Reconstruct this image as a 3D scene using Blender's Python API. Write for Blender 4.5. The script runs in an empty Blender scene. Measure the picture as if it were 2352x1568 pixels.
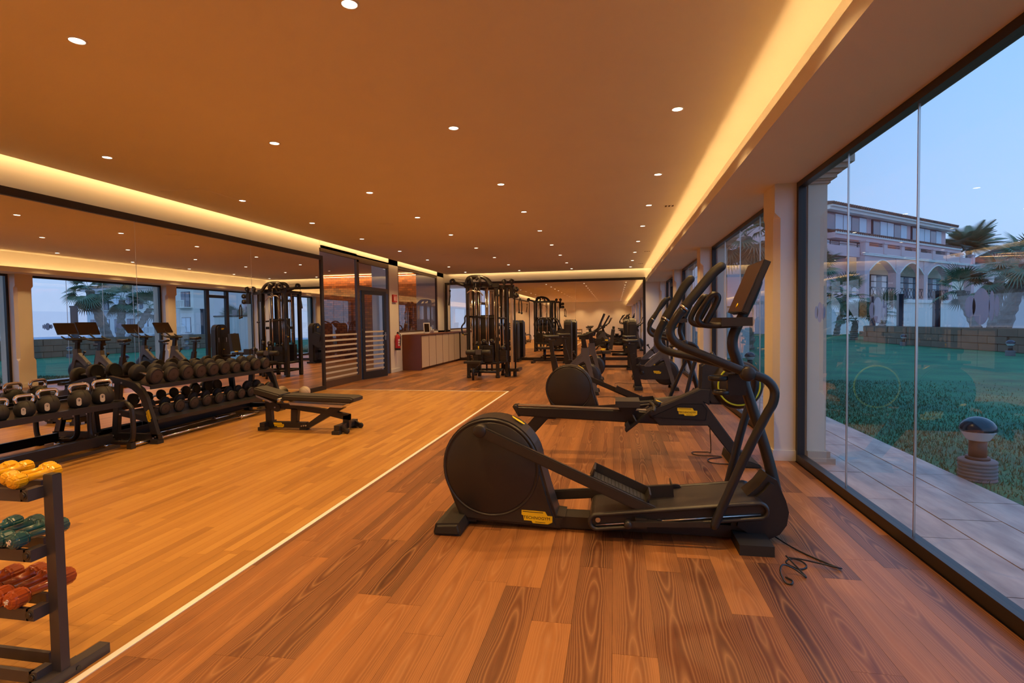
import bpy, bmesh, math, random
from math import sin, cos, pi, radians as rad, sqrt, atan2
from mathutils import Vector, Matrix
random.seed(7)
SC = bpy.context.scene
COL = SC.collection

# ---------------------------------------------------------------- camera
EYE = 1.38
YAW, PITCH, ROLL, FPX = 0.1884, 0.0370, 0.0146, 1239.9
cam_data = bpy.data.cameras.new('camera')
cam_data.sensor_width = 36.0
cam_data.lens = FPX / 2352 * 36.0
cam_data.clip_start = 0.05
cam_data.clip_end = 500
cam = bpy.data.objects.new('camera', cam_data)
COL.objects.link(cam)
cam.matrix_world = (Matrix.Translation((0, 0, EYE)) @ Matrix.Rotation(YAW, 4, 'Z') @ Matrix.Rotation(-PITCH, 4, 'X')
                    @ Matrix.Rotation(pi / 2, 4, 'X') @ Matrix.Rotation(-ROLL, 4, 'Z'))
SC.camera = cam

# ---------------------------------------------------------------- sky, exposure
world = bpy.data.worlds.new('sky')
SC.world = world
world.use_nodes = True
wn = world.node_tree.nodes
wl = world.node_tree.links
wn.clear()
w_out = wn.new('ShaderNodeOutputWorld')
w_bg = wn.new('ShaderNodeBackground')
w_tc = wn.new('ShaderNodeTexCoord')
w_sep = wn.new('ShaderNodeSeparateXYZ')
w_ramp = wn.new('ShaderNodeValToRGB')
w_ramp.color_ramp.elements[0].position = 0.0
w_ramp.color_ramp.elements[0].color = (0.54, 0.68, 1.02, 1)
w_ramp.color_ramp.elements[1].position = 0.55
w_ramp.color_ramp.elements[1].color = (0.27, 0.62, 1.22, 1)
_e = w_ramp.color_ramp.elements.new(0.14)
_e.color = (0.47, 0.72, 1.16, 1)
w_bg.inputs['Strength'].default_value = 1.0
wl.new(w_tc.outputs['Generated'], w_sep.inputs[0])
wl.new(w_sep.outputs['Z'], w_ramp.inputs[0])
wl.new(w_ramp.outputs[0], w_bg.inputs[0])
wl.new(w_bg.outputs[0], w_out.inputs[0])
SC.view_settings.view_transform = 'Standard'
SC.view_settings.look = 'None'
SC.view_settings.gamma = 1.0
SC.view_settings.use_curve_mapping = False
SC.view_settings.exposure = 0.22
SC.cycles.use_denoising = True
SC.cycles.max_bounces = 9
SC.cycles.diffuse_bounces = 4
SC.cycles.glossy_bounces = 5
SC.cycles.transparent_max_bounces = 16
SC.cycles.sample_clamp_indirect = 6.0
SC.cycles.caustics_reflective = False
SC.cycles.caustics_refractive = False
LED = (1.0, 0.60, 0.22)          # warm white strips and downlights
COVE_POWER = 42.0
SPOT_POWER = 104.0

# ---------------------------------------------------------------- materials
MATS = {}
def srgb(h):
    h = h.lstrip('#')
    return tuple((lambda c: c / 12.92 if c <= 0.04045 else ((c + 0.055) / 1.055) ** 2.4)(int(h[i:i + 2], 16) / 255) for i in (0, 2, 4)) + (1,)
def newmat(name):
    m = bpy.data.materials.new(name)
    m.use_nodes = True
    MATS[name] = m
    n = m.node_tree.nodes
    return m, n, m.node_tree.links, n['Principled BSDF']
def mat(name, col, rough=0.5, metal=0.0, var=0.0, scale=8.0, bump=0.0, bscale=200.0, spec=0.5, coat=0.0):
    """Principled with procedural tint variation and fine relief."""
    m, n, l, b = newmat(name)
    col = srgb(col) if isinstance(col, str) else tuple(col) + (1,)
    b.inputs['Roughness'].default_value = rough
    b.inputs['Metallic'].default_value = metal
    b.inputs['Specular IOR Level'].default_value = spec
    b.inputs['Coat Weight'].default_value = coat
    tc = n.new('ShaderNodeTexCoord')
    nz = n.new('ShaderNodeTexNoise')
    nz.inputs['Scale'].default_value = scale
    nz.inputs['Detail'].default_value = 4
    mx = n.new('ShaderNodeMixRGB')
    v = max(var, 0.03)
    mx.inputs[1].default_value = tuple(c * (1 - v) for c in col[:3]) + (1,)
    mx.inputs[2].default_value = tuple(min(1, c * (1 + v)) for c in col[:3]) + (1,)
    l.new(tc.outputs['Object'], nz.inputs['Vector'])
    l.new(nz.outputs['Fac'], mx.inputs[0])
    l.new(mx.outputs[0], b.inputs['Base Color'])
    if bump:
        n2 = n.new('ShaderNodeTexNoise')
        n2.inputs['Scale'].default_value = bscale
        bp = n.new('ShaderNodeBump')
        bp.inputs['Strength'].default_value = bump
        bp.inputs['Distance'].default_value = 0.002
        l.new(tc.outputs['Object'], n2.inputs['Vector'])
        l.new(n2.outputs['Fac'], bp.inputs['Height'])
        l.new(bp.outputs[0], b.inputs['Normal'])
    return m
def emit(name, col, strength):
    m, n, l, b = newmat(name)
    b.inputs['Base Color'].default_value = (1, 1, 1, 1)
    b.inputs['Emission Color'].default_value = tuple(col) + (1,)
    b.inputs['Emission Strength'].default_value = strength
    return m
def glass(name, tint=(1, 1, 1), refl=0.06):
    m = bpy.data.materials.new(name)
    m.use_nodes = True
    MATS[name] = m
    n = m.node_tree.nodes
    l = m.node_tree.links
    n.clear()
    o = n.new('ShaderNodeOutputMaterial')
    mx = n.new('ShaderNodeMixShader')
    t = n.new('ShaderNodeBsdfTransparent')
    g = n.new('ShaderNodeBsdfGlossy')
    f = n.new('ShaderNodeFresnel')
    t.inputs[0].default_value = tuple(tint) + (1,)
    g.inputs['Roughness'].default_value = 0.0
    f.inputs['IOR'].default_value = 1.52
    ma = n.new('ShaderNodeMath')
    ma.operation = 'MULTIPLY_ADD'
    ma.inputs[1].default_value = 1.5
    ma.inputs[2].default_value = refl - 0.05
    ma.use_clamp = True
    gm = n.new('ShaderNodeNewGeometry')        # the same reflectance from either side of the pane
    io = n.new('ShaderNodeMath'); io.operation = 'MULTIPLY_ADD'
    io.inputs[1].default_value = 1 / 1.52 - 1.52; io.inputs[2].default_value = 1.52
    l.new(gm.outputs['Backfacing'], io.inputs[0]); l.new(io.outputs[0], f.inputs['IOR'])
    l.new(f.outputs[0], ma.inputs[0])
    l.new(ma.outputs[0], mx.inputs[0])
    l.new(t.outputs[0], mx.inputs[1])
    l.new(g.outputs[0], mx.inputs[2])
    l.new(mx.outputs[0], o.inputs[0])
    return m
def woodfloor(name, dark, mid, light, gx, gy, ringk, line, rough, hue=0.35, linecol=None, pitch=None):
    """per-plank tone + contour-line grain along Y, in world space."""
    m, n, l, b = newmat(name)
    geo = n.new('ShaderNodeNewGeometry')
    oi = n.new('ShaderNodeObjectInfo')
    add = n.new('ShaderNodeMath'); add.operation = 'ADD'
    l.new(oi.outputs['Random'], add.inputs[0]); l.new(geo.outputs['Random Per Island'], add.inputs[1])
    fr = n.new('ShaderNodeMath'); fr.operation = 'FRACT'; l.new(add.outputs[0], fr.inputs[0])
    wn_ = n.new('ShaderNodeTexWhiteNoise'); wn_.noise_dimensions = '1D'; l.new(fr.outputs[0], wn_.inputs['W'])
    sc = n.new('ShaderNodeVectorMath'); sc.operation = 'SCALE'; sc.inputs['Scale'].default_value = 40
    l.new(wn_.outputs['Color'], sc.inputs[0])
    va = n.new('ShaderNodeVectorMath'); va.operation = 'ADD'
    l.new(geo.outputs['Position'], va.inputs[0]); l.new(sc.outputs[0], va.inputs[1])
    vm = n.new('ShaderNodeVectorMath'); vm.operation = 'MULTIPLY'; vm.inputs[1].default_value = (gx, gy, 1)
    l.new(va.outputs[0], vm.inputs[0])
    nz = n.new('ShaderNodeTexNoise'); nz.inputs['Scale'].default_value = 1.0; nz.inputs['Detail'].default_value = 2.0
    nz.inputs['Roughness'].default_value = 0.45
    l.new(vm.outputs[0], nz.inputs['Vector'])
    src = nz.outputs['Fac']
    if pitch:                                     # contour lines peaking along the middle of each plank
        sx_ = n.new('ShaderNodeSeparateXYZ'); l.new(geo.outputs['Position'], sx_.inputs[0])
        u0 = n.new('ShaderNodeMath'); u0.operation = 'MULTIPLY_ADD'; u0.inputs[1].default_value = 1 / pitch[1]; u0.inputs[2].default_value = -pitch[0] / pitch[1] + 40
        l.new(sx_.outputs['X'], u0.inputs[0])
        u1 = n.new('ShaderNodeMath'); u1.operation = 'FRACT'; l.new(u0.outputs[0], u1.inputs[0])
        u2 = n.new('ShaderNodeMath'); u2.operation = 'SUBTRACT'; u2.inputs[1].default_value = 0.5; l.new(u1.outputs[0], u2.inputs[0])
        u3 = n.new('ShaderNodeMath'); u3.operation = 'MULTIPLY'; l.new(u2.outputs[0], u3.inputs[0]); l.new(u2.outputs[0], u3.inputs[1])
        u4 = n.new('ShaderNodeMath'); u4.operation = 'MULTIPLY_ADD'; u4.inputs[1].default_value = 2.6; l.new(u3.outputs[0], u4.inputs[0]); l.new(nz.outputs['Fac'], u4.inputs[2])
        src = u4.outputs[0]
    k = n.new('ShaderNodeMath'); k.operation = 'MULTIPLY'; k.inputs[1].default_value = ringk; l.new(src, k.inputs[0])
    sn = n.new('ShaderNodeMath'); sn.operation = 'SINE'; l.new(k.outputs[0], sn.inputs[0])
    ab = n.new('ShaderNodeMath'); ab.operation = 'ABSOLUTE'; l.new(sn.outputs[0], ab.inputs[0])
    pw = n.new('ShaderNodeMath'); pw.operation = 'POWER'; pw.inputs[1].default_value = 0.6; l.new(ab.outputs[0], pw.inputs[0])
    inv = n.new('ShaderNodeMath'); inv.operation = 'SUBTRACT'; inv.inputs[0].default_value = 1.0; l.new(pw.outputs[0], inv.inputs[1])
    # fine fibres
    vm2 = n.new('ShaderNodeVectorMath'); vm2.operation = 'MULTIPLY'; vm2.inputs[1].default_value = (220, 9, 1)
    l.new(va.outputs[0], vm2.inputs[0])
    nz2 = n.new('ShaderNodeTexNoise'); nz2.inputs['Scale'].default_value = 1.0; nz2.inputs['Detail'].default_value = 3.0
    l.new(vm2.outputs[0], nz2.inputs['Vector'])
    # broad tone along plank
    vm3 = n.new('ShaderNodeVectorMath'); vm3.operation = 'MULTIPLY'; vm3.inputs[1].default_value = (14, 0.35, 1)
    l.new(va.outputs[0], vm3.inputs[0])
    nz3 = n.new('ShaderNodeTexNoise'); nz3.inputs['Scale'].default_value = 1.0; nz3.inputs['Detail'].default_value = 1.0
    l.new(vm3.outputs[0], nz3.inputs['Vector'])
    t1 = n.new('ShaderNodeMath'); t1.operation = 'MULTIPLY_ADD'; t1.inputs[1].default_value = hue; l.new(fr.outputs[0], t1.inputs[0])
    t0 = n.new('ShaderNodeMath'); t0.operation = 'MULTIPLY'; t0.inputs[1].default_value = 1.1 - hue; l.new(nz3.outputs['Fac'], t0.inputs[0])
    l.new(t0.outputs[0], t1.inputs[2])
    t2 = n.new('ShaderNodeMath'); t2.operation = 'MULTIPLY_ADD'; t2.inputs[1].default_value = 0.25; l.new(nz2.outputs['Fac'], t2.inputs[0])
    t3 = n.new('ShaderNodeMath'); t3.operation = 'SUBTRACT'; t3.inputs[1].default_value = 0.12
    l.new(t1.outputs[0], t2.inputs[2]); l.new(t2.outputs[0], t3.inputs[0])
    rp = n.new('ShaderNodeValToRGB')
    rp.color_ramp.elements[0].position = 0.18; rp.color_ramp.elements[0].color = srgb(dark)
    rp.color_ramp.elements[1].position = 0.85; rp.color_ramp.elements[1].color = srgb(light)
    e = rp.color_ramp.elements.new(0.5); e.color = srgb(mid)
    l.new(t3.outputs[0], rp.inputs[0])
    mx = n.new('ShaderNodeMixRGB'); mx.inputs[2].default_value = srgb(linecol or light)
    lf = n.new('ShaderNodeMath'); lf.operation = 'MULTIPLY'; lf.inputs[1].default_value = line
    l.new(inv.outputs[0], lf.inputs[0]); l.new(lf.outputs[0], mx.inputs[0]); l.new(rp.outputs[0], mx.inputs[1])
    l.new(mx.outputs[0], b.inputs['Base Color'])
    b.inputs['Roughness'].default_value = rough
    bp = n.new('ShaderNodeBump'); bp.inputs['Strength'].default_value = 0.12; bp.inputs['Distance'].default_value = 0.001
    l.new(nz2.outputs['Fac'], bp.inputs['Height']); l.new(bp.outputs[0], b.inputs['Normal'])
    return m

WALL = mat('wall_paint', (0.80, 0.77, 0.74), 0.8, var=0.02, scale=3, bump=0.05, bscale=300)
CEIL = mat('ceiling_paint', (0.84, 0.80, 0.75), 0.85, var=0.02, scale=2)
BLACK = mat('black_plastic', (0.025, 0.022, 0.022), 0.40, var=0.06, bump=0.08, bscale=900)
SATIN = mat('black_satin_paint', (0.019, 0.018, 0.020), 0.33, var=0.06, bump=0.05, bscale=900)
RUBBER = mat('black_rubber', (0.022, 0.02, 0.019), 0.62, var=0.08, bump=0.12, bscale=700)
VINYL = mat('charcoal_upholstery', (0.03, 0.027, 0.026), 0.5, var=0.08, bump=0.2, bscale=500)
FRAME = mat('bronze_black_aluminium', (0.020, 0.015, 0.013), 0.38, var=0.05)
GREYF = mat('graphite_frame_paint', (0.11, 0.11, 0.125), 0.42, var=0.05)
CHROME = mat('polished_chrome', (0.82, 0.80, 0.78), 0.12, 1.0)
STEEL = mat('brushed_steel', (0.62, 0.60, 0.58), 0.28, 1.0)
YELLOW = mat('yellow_badge', (0.90, 0.62, 0.01), 0.5, var=0.02)
LIME = mat('lime_yellow_ring', (0.62, 0.70, 0.02), 0.45, var=0.02)
INK = mat('black_ink', (0.01, 0.01, 0.01), 0.6)
WHITE = mat('white_satin', (0.8, 0.78, 0.75), 0.5, var=0.02)
SCREEN = mat('dark_screen_glass', (0.02, 0.013, 0.010), 0.06, spec=0.6)
MIRROR = mat('mirror_silver', (0.86, 0.85, 0.84), 0.0, 1.0)
GLASS = glass('window_glass', (0.88, 0.92, 0.92), 0.055)
PGLASS = glass('partition_glass', (0.86, 0.82, 0.78), 0.09)
FROST = mat('frosted_film', (0.62, 0.58, 0.52), 0.6)

# ---------------------------------------------------------------- mesh helpers
def tagv(o, label=None, cat=None, group=None, kind=None):
    if label: o['label'] = label
    if cat: o['category'] = cat
    if group: o['group'] = group
    if kind: o['kind'] = kind
    return o
def _bev(bm, faces_before, w, seg=2):
    fs = [f for f in bm.faces if f not in faces_before]
    es = list({e for f in fs for e in f.edges if len(e.link_faces) == 2 and e.calc_face_angle(0) > 0.5})
    if es and w > 0:
        bmesh.ops.bevel(bm, geom=es, offset=w, segments=seg, affect='EDGES', clamp_overlap=True)
def box(x0, x1, y0, y1, z0, z1, bev=0.0, seg=2, rot=None, piv=None):
    def f(bm):
        b4 = set(bm.faces)
        vs = [bm.verts.new((x, y, z)) for z in (z0, z1) for y in (y0, y1) for x in (x0, x1)]
        for q in ((0, 2, 3, 1), (4, 5, 7, 6), (0, 1, 5, 4), (1, 3, 7, 5), (3, 2, 6, 7), (2, 0, 4, 6)):
            bm.faces.new([vs[i] for i in q])
        if bev: _bev(bm, b4, bev, seg)
        if rot is not None:
            nv = list({v for fc in bm.faces if fc not in b4 for v in fc.verts})
            c = Vector(piv if piv else ((x0 + x1) / 2, (y0 + y1) / 2, (z0 + z1) / 2))
            bmesh.ops.transform(bm, matrix=Matrix.Translation(c) @ rot @ Matrix.Translation(-c), verts=nv)
    return f
def prism(pts, a, b, axis='y', bev=0.0, seg=2):
    """2-D outline extruded along an axis: 'y' -> pts are (x,z); 'x' -> (y,z); 'z' -> (x,y)."""
    def mk(p, t):
        return (p[0], t, p[1]) if axis == 'y' else (t, p[0], p[1]) if axis == 'x' else (p[0], p[1], t)
    def f(bm):
        b4 = set(bm.faces)
        A = [bm.verts.new(mk(p, a)) for p in pts]
        B = [bm.verts.new(mk(p, b)) for p in pts]
        n = len(pts)
        fs = [bm.faces.new(A), bm.faces.new(B[::-1])]
        for i in range(n):
            fs.append(bm.faces.new((A[i], B[i], B[(i + 1) % n], A[(i + 1) % n])))
        bmesh.ops.recalc_face_normals(bm, faces=fs)
        if bev:
            es = [e for fc in fs[:2] for e in fc.edges]
            bmesh.ops.bevel(bm, geom=es, offset=bev, segments=seg, affect='EDGES', clamp_overlap=True)
    return f
def smoothpath(pts, sub=5):
    P = [Vector(p) for p in pts]
    if len(P) < 3: return P
    out = []
    for i in range(len(P) - 1):
        p0 = P[max(i - 1, 0)]; p1 = P[i]; p2 = P[i + 1]; p3 = P[min(i + 2, len(P) - 1)]
        for s in range(sub):
            t = s / sub
            out.append(0.5 * ((2 * p1) + (p2 - p0) * t + (2 * p0 - 5 * p1 + 4 * p2 - p3) * t * t + (3 * p1 - p0 - 3 * p2 + p3) * t ** 3))
    out.append(P[-1])
    return out
def tube(pts, r, n=12, sub=0, sx=1.0, closed=False, caps=True, up=(0, 0, 1), roundend=0):
    """swept tube; r may be a list along the control points; sx flattens the section along the up side."""
    def f(bm):
        P = smoothpath(pts, sub) if sub else [Vector(p) for p in pts]
        rr = r
        if isinstance(r, (list, tuple)):
            m = len(r) - 1
            rr = [r[min(int(i / (len(P) - 1) * m), m - 1)] + (r[min(int(i / (len(P) - 1) * m) + 1, m)] - r[min(int(i / (len(P) - 1) * m), m - 1)]) * (i / (len(P) - 1) * m - min(int(i / (len(P) - 1) * m), m - 1)) for i in range(len(P))]
        else:
            rr = [r] * len(P)
        if roundend:
            d0 = (P[0] - P[1]).normalized(); d1 = (P[-1] - P[-2]).normalized()
            a = [(P[0] + d0 * rr[0] * sin(t), rr[0] * cos(t)) for t in (1.3, 0.9, 0.45)]
            b = [(P[-1] + d1 * rr[-1] * sin(t), rr[-1] * cos(t)) for t in (0.45, 0.9, 1.3)]
            if roundend in (1, 3): P = [q for q, _ in a] + P; rr = [s for _, s in a] + rr
            if roundend in (2, 3): P = P + [q for q, _ in b]; rr = rr + [s for _, s in b]
        rings = []
        N = None
        for i, p in enumerate(P):
            if closed: t = (P[(i + 1) % len(P)] - P[i - 1]).normalized()
            else: t = (P[min(i + 1, len(P) - 1)] - P[max(i - 1, 0)]).normalized()
            if N is None:
                u = Vector(up)
                if abs(u.dot(t)) > 0.95: u = Vector((0, 1, 0)) if abs(t.y) < 0.9 else Vector((1, 0, 0))
                N = (u - t * u.dot(t)).normalized()
            else:
                N = (N - t * N.dot(t)).normalized()
            B = t.cross(N)
            rings.append([bm.verts.new(p + (N * cos(2 * pi * k / n) * sx + B * sin(2 * pi * k / n)) * rr[i]) for k in range(n)])
        fs = []
        for i in range(len(rings) - (0 if closed else 1)):
            a = rings[i]; b = rings[(i + 1) % len(rings)]
            for k in range(n):
                q = bm.faces.new((a[k], a[(k + 1) % n], b[(k + 1) % n], b[k])); q.smooth = True; fs.append(q)
        if caps and not closed:
            fs.append(bm.faces.new(rings[0][::-1])); fs.append(bm.faces.new(rings[-1]))
        bmesh.ops.recalc_face_normals(bm, faces=fs)
    return f
def cyl(a, b, r, n=20, r2=None, bev=0.0):
    A, B = Vector(a), Vector(b)
    d = (B - A); L = d.length; d.normalize()
    r2 = r if r2 is None else r2
    if bev:
        return tube([A, A + d * 0.0001, A + d * bev, B - d * bev, B - d * 0.0001, B], [r - bev, r - bev * .9, r, r2, r2 - bev * .9, r2 - bev], n) if False else lathe([(0, 0), (r - bev, 0), (r, bev), (r2, L - bev), (r2 - bev, L), (0, L)], a, d, n)
    return tube([A, B], [r, r2], n)
def lathe(prof, org, axis=(0, 0, 1), n=24, smooth=True):
    """profile (radius, height) spun around an axis through org."""
    ax = Vector(axis).normalized()
    u = Vector((1, 0, 0)) if abs(ax.x) < 0.9 else Vector((0, 1, 0))
    u = (u - ax * u.dot(ax)).normalized(); v = ax.cross(u); O = Vector(org)
    def f(bm):
        rings = []
        for (r, h) in prof:
            if r < 1e-6: rings.append([bm.verts.new(O + ax * h)])
            else: rings.append([bm.verts.new(O + ax * h + (u * cos(2 * pi * k / n) + v * sin(2 * pi * k / n)) * r) for k in range(n)])
        fs = []
        for a, b in zip(rings, rings[1:]):
            for k in range(n):
                k2 = (k + 1) % n
                if len(a) == 1 and len(b) == 1: continue
                if len(a) == 1: q = bm.faces.new((a[0], b[k], b[k2]))
                elif len(b) == 1: q = bm.faces.new((a[k], b[0], a[k2]))
                else: q = bm.faces.new((a[k], b[k], b[k2], a[k2]))
                q.smooth = smooth; fs.append(q)
        bmesh.ops.recalc_face_normals(bm, faces=fs)
    return f
def ellipsoid(c, rx, ry, rz, n=20, m=12, rot=None):
    def f(bm):
        b4 = set(bm.verts)
        lathe([(sin(pi * i / m), -cos(pi * i / m)) if 0 < i < m else (0, -cos(pi * i / m)) for i in range(m + 1)], (0, 0, 0), (0, 0, 1), n)(bm)
        nv = [v for v in bm.verts if v not in b4]
        M = Matrix.Translation(c) @ (rot if rot else Matrix()) @ Matrix.Diagonal((rx, ry, rz, 1))
        bmesh.ops.transform(bm, matrix=M, verts=nv)
    return f
def ring(c, axis, R, r, n=40, m=10, sx=1.0):
    ax = Vector(axis).normalized()
    u = Vector((1, 0, 0)) if abs(ax.x) < 0.9 else Vector((0, 1, 0))
    u = (u - ax * u.dot(ax)).normalized(); v = ax.cross(u); C = Vector(c)
    return tube([C + (u * cos(2 * pi * k / n) + v * sin(2 * pi * k / n)) * R for k in range(n)], r, m, closed=True, up=ax, sx=sx)
def sheet(quads):
    def f(bm):
        for q in quads: bm.faces.new([bm.verts.new(p) for p in q])
    return f
def xf(shape, M):
    def f(bm):
        b4 = set(bm.verts)
        shape(bm)
        bmesh.ops.transform(bm, matrix=M, verts=[v for v in bm.verts if v not in b4])
    return f
def mesh(name, shapes):
    bm = bmesh.new()
    for s in shapes: s(bm)
    me = bpy.data.meshes.new(name)
    bm.to_mesh(me); bm.free()
    return me
def part(name, parent, material, *shapes, smooth=None):
    me = mesh(name, shapes)
    me.materials.append(material)
    if smooth:
        for p in me.polygons: p.use_smooth = True
    o = bpy.data.objects.new(name, me)
    COL.objects.link(o)
    if parent is not None: o.parent = parent
    return o
def inst(src, name=None, loc=(0, 0, 0), rot=None, parent=None, mesh_=None):
    o = bpy.data.objects.new(name or src.name.split('.')[0], mesh_ or src.data)
    COL.objects.link(o)
    o.location = loc
    if rot: o.rotation_euler = rot
    if parent is not None: o.parent = parent
    return o
def thing(name, label, cat, loc=(0, 0, 0), rz=0.0, group=None):
    o = bpy.data.objects.new(name, None)
    o.empty_display_size = 0.1
    COL.objects.link(o)
    o.location = loc
    o.rotation_euler = (0, 0, rz)
    return tagv(o, label, cat, group)
def struct(name, material, *shapes, label=None, parent=None):
    o = part(name, parent, material, *shapes)
    o['kind'] = 'structure'
    if label: o['label'] = label
    return o
def copy_tree(o, parent=None):
    c = o.copy()
    COL.objects.link(c)
    c.parent = parent
    for ch in list(o.children): copy_tree(ch, c)
    return c
def clone(src, label, loc, rz=0.0, scale=None):
    c = copy_tree(src)
    c.location = loc
    c.rotation_euler = (0, 0, rz)
    if scale: c.scale = scale
    c['label'] = label
    return c
_TXT = {}
def text(name, parent, body, size, loc, rot, material, ext=0.0006, align='CENTER'):
    """flat lettering as a plain mesh."""
    key = (body, round(size, 4), material.name, ext)
    if key not in _TXT:
        cu = bpy.data.curves.new(name, 'FONT')
        cu.body = body; cu.size = size; cu.align_x = align; cu.align_y = 'CENTER'; cu.extrude = ext
        cu.resolution_u = 2
        tmp = bpy.data.objects.new(name, cu)
        COL.objects.link(tmp)
        me = bpy.data.meshes.new_from_object(tmp)
        me.name = name
        me.materials.clear(); me.materials.append(material)
        bpy.data.objects.remove(tmp); bpy.data.curves.remove(cu)
        _TXT[key] = me
    o = bpy.data.objects.new(name, _TXT[key])
    COL.objects.link(o)
    o.location = loc; o.rotation_euler = rot
    if parent is not None: o.parent = parent
    return o
BADGE = [(-0.5, 0.20), (0.26, 0.20), (0.34, 0.07), (0.5, 0.07), (0.5, -0.13), (0.36, -0.20), (-0.13, -0.20), (-0.17, -0.13), (-0.42, -0.13), (-0.44, 0.02), (-0.5, 0.05)]
def badge(parent, w, loc, rot=(pi / 2, 0, 0), lettering=True):
    """yellow maker's plate with its black lettering, facing -Y by default."""
    b = part('logo_plate', parent, YELLOW, prism([(x * w, y * w) for x, y in BADGE], 0, 0.0015, 'z'))
    b.location = loc; b.rotation_euler = rot
    if lettering:
        text('lettering', b, 'TECHNOGYM', w * 0.138, (0.0, -0.03 * w, 0.0021), (0, 0, 0), INK, 0.0003)
        part('lettering_bar', b, INK, box(-0.46 * w, 0.2 * w, 0.145 * w, 0.165 * w, 0.0015, 0.0021), box(-0.05 * w, 0.28 * w, -0.165 * w, -0.15 * w, 0.0015, 0.0021))
    return b

# ================================================================ the room
XR, ZT, XS, ZLIP = 1.719, 2.648, 1.032, 2.759      # glass plane, window head, soffit edge, lip top
XL, ZM, ZC = -6.014, 2.815, 3.108                  # mirror frame plane, frame top, ceiling
XP, YP, YB = -2.065, 10.449, 18.87                 # pale floor corner, back wall
YREAR = -13.5
PW, PL = 0.1831, 1.219
DARKWOOD = woodfloor('dark_oak_planks', '#3E2213', '#6E4125', '#A06838', 2.2, 0.95, 34.0, 0.62, 0.40, 0.5, '#B08055', (-0.2038, PW))
PALEWOOD = woodfloor('pale_maple_strips', '#94652F', '#AC7A39', '#BC8B46', 16.0, 1.2, 12.0, 0.10, 0.40, 0.5)
BED = mat('floor_bed', (0.05, 0.03, 0.02), 0.9)

def in_view(x, y, z=0):
    p = cam.matrix_world.inverted() @ Vector((x, y, z))
    if p.z > -0.6: return None
    u = -p.x / p.z * FPX; v = -p.y / p.z * FPX
    return -p.z if abs(u) < 1176 + 180 and abs(v) < 784 + 180 else None
def lay_planks(floor, name, material, w, L, x_off, rects, gap, thick, stagger, keep=300):
    """planks along Y; the nearest in view are objects of their own, the rest one mesh."""
    full = mesh(name, [box(gap, w - gap, gap, L - gap, -thick, 0)]); full.materials.append(material)
    items = []
    for (x0, x1, y0, y1) in rects:
        k0 = math.floor((x0 - x_off) / w); k1 = math.ceil((x1 - x_off) / w)
        for k in range(k0, k1):
            a = max(x0, x_off + k * w); b = min(x1, x_off + (k + 1) * w)
            if b - a < 0.01: continue
            off = stagger(k)
            j0 = math.floor((y0 - off) / L); j1 = math.ceil((y1 - off) / L)
            for j in range(j0, j1):
                c = max(y0, off + j * L); d = min(y1, off + (j + 1) * L)
                if d - c < 0.02: continue
                dist = in_view((a + b) / 2, (c + d) / 2)
                if dist is None: dist = in_view((a + b) / 2, d)
                if dist is None: dist = 1e3 + abs(c)
                items.append((dist, a, b, c, d))
    items.sort()
    for (dist, a, b, c, d) in items[:keep]:
        if abs(b - a - w) < 1e-4 and abs(d - c - L) < 1e-4:
            o = bpy.data.objects.new(name, full)
            o.location = (a, c, 0)
        else:
            me = mesh(name, [box(gap, b - a - gap, gap, d - c - gap, -thick, 0)]); me.materials.append(material)
            o = bpy.data.objects.new(name, me); o.location = (a, c, 0)
        COL.objects.link(o); o.parent = floor
    rest = items[keep:]
    if rest:
        vs, fs = [], []
        for (_, a, b, c, d) in rest:
            i = len(vs)
            for z in (-thick, 0):
                vs += [(a + gap, c + gap, z), (b - gap, c + gap, z), (b - gap, d - gap, z), (a + gap, d - gap, z)]
            fs += [(i + 4, i + 5, i + 6, i + 7), (i, i + 1, i + 5, i + 4), (i + 1, i + 2, i + 6, i + 5), (i + 2, i + 3, i + 7, i + 6), (i + 3, i, i + 4, i + 7)]
        me = bpy.data.meshes.new('far_' + name); me.from_pydata(vs, [], fs); me.materials.append(material)
        o = bpy.data.objects.new('far_' + name, me); COL.objects.link(o); o.parent = floor
        o['kind'] = 'stuff'
floor = struct('floor', BED, box(-6.4, 1.8, YREAR, YB + 0.1, -0.12, -0.012), label='wooden gym floor, dark oak planks around a pale maple area')
rnd = random.Random(3)
_st = {}
def stag(k):
    if k not in _st: _st[k] = rnd.uniform(0, 1.2)
    return _st[k]
XO = -0.2038
lay_planks(floor, 'dark_plank', DARKWOOD, PW, PL, XO, [(XP, XR - 0.03, YREAR, YP), (-6.15, XR - 0.03, YP, YB)], 0.0005, 0.01, stag)
_st2 = {}
def stag2(k):
    if k not in _st2: _st2[k] = rnd.uniform(0, 0.9)
    return _st2[k]
lay_planks(floor, 'pale_strip', PALEWOOD, 0.066, 0.78, 0.0, [(-6.1, XP - 0.035, YREAR, YP - 0.03)], 0.0005, 0.01, stag2)
struct('trim_1', WHITE, box(XP - 0.034, XP, YREAR, YP, -0.01, 0.003), box(-6.0, XP - 0.034, YP - 0.03, YP, -0.01, 0.003), label='thin white strip edging the pale floor area')

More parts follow.
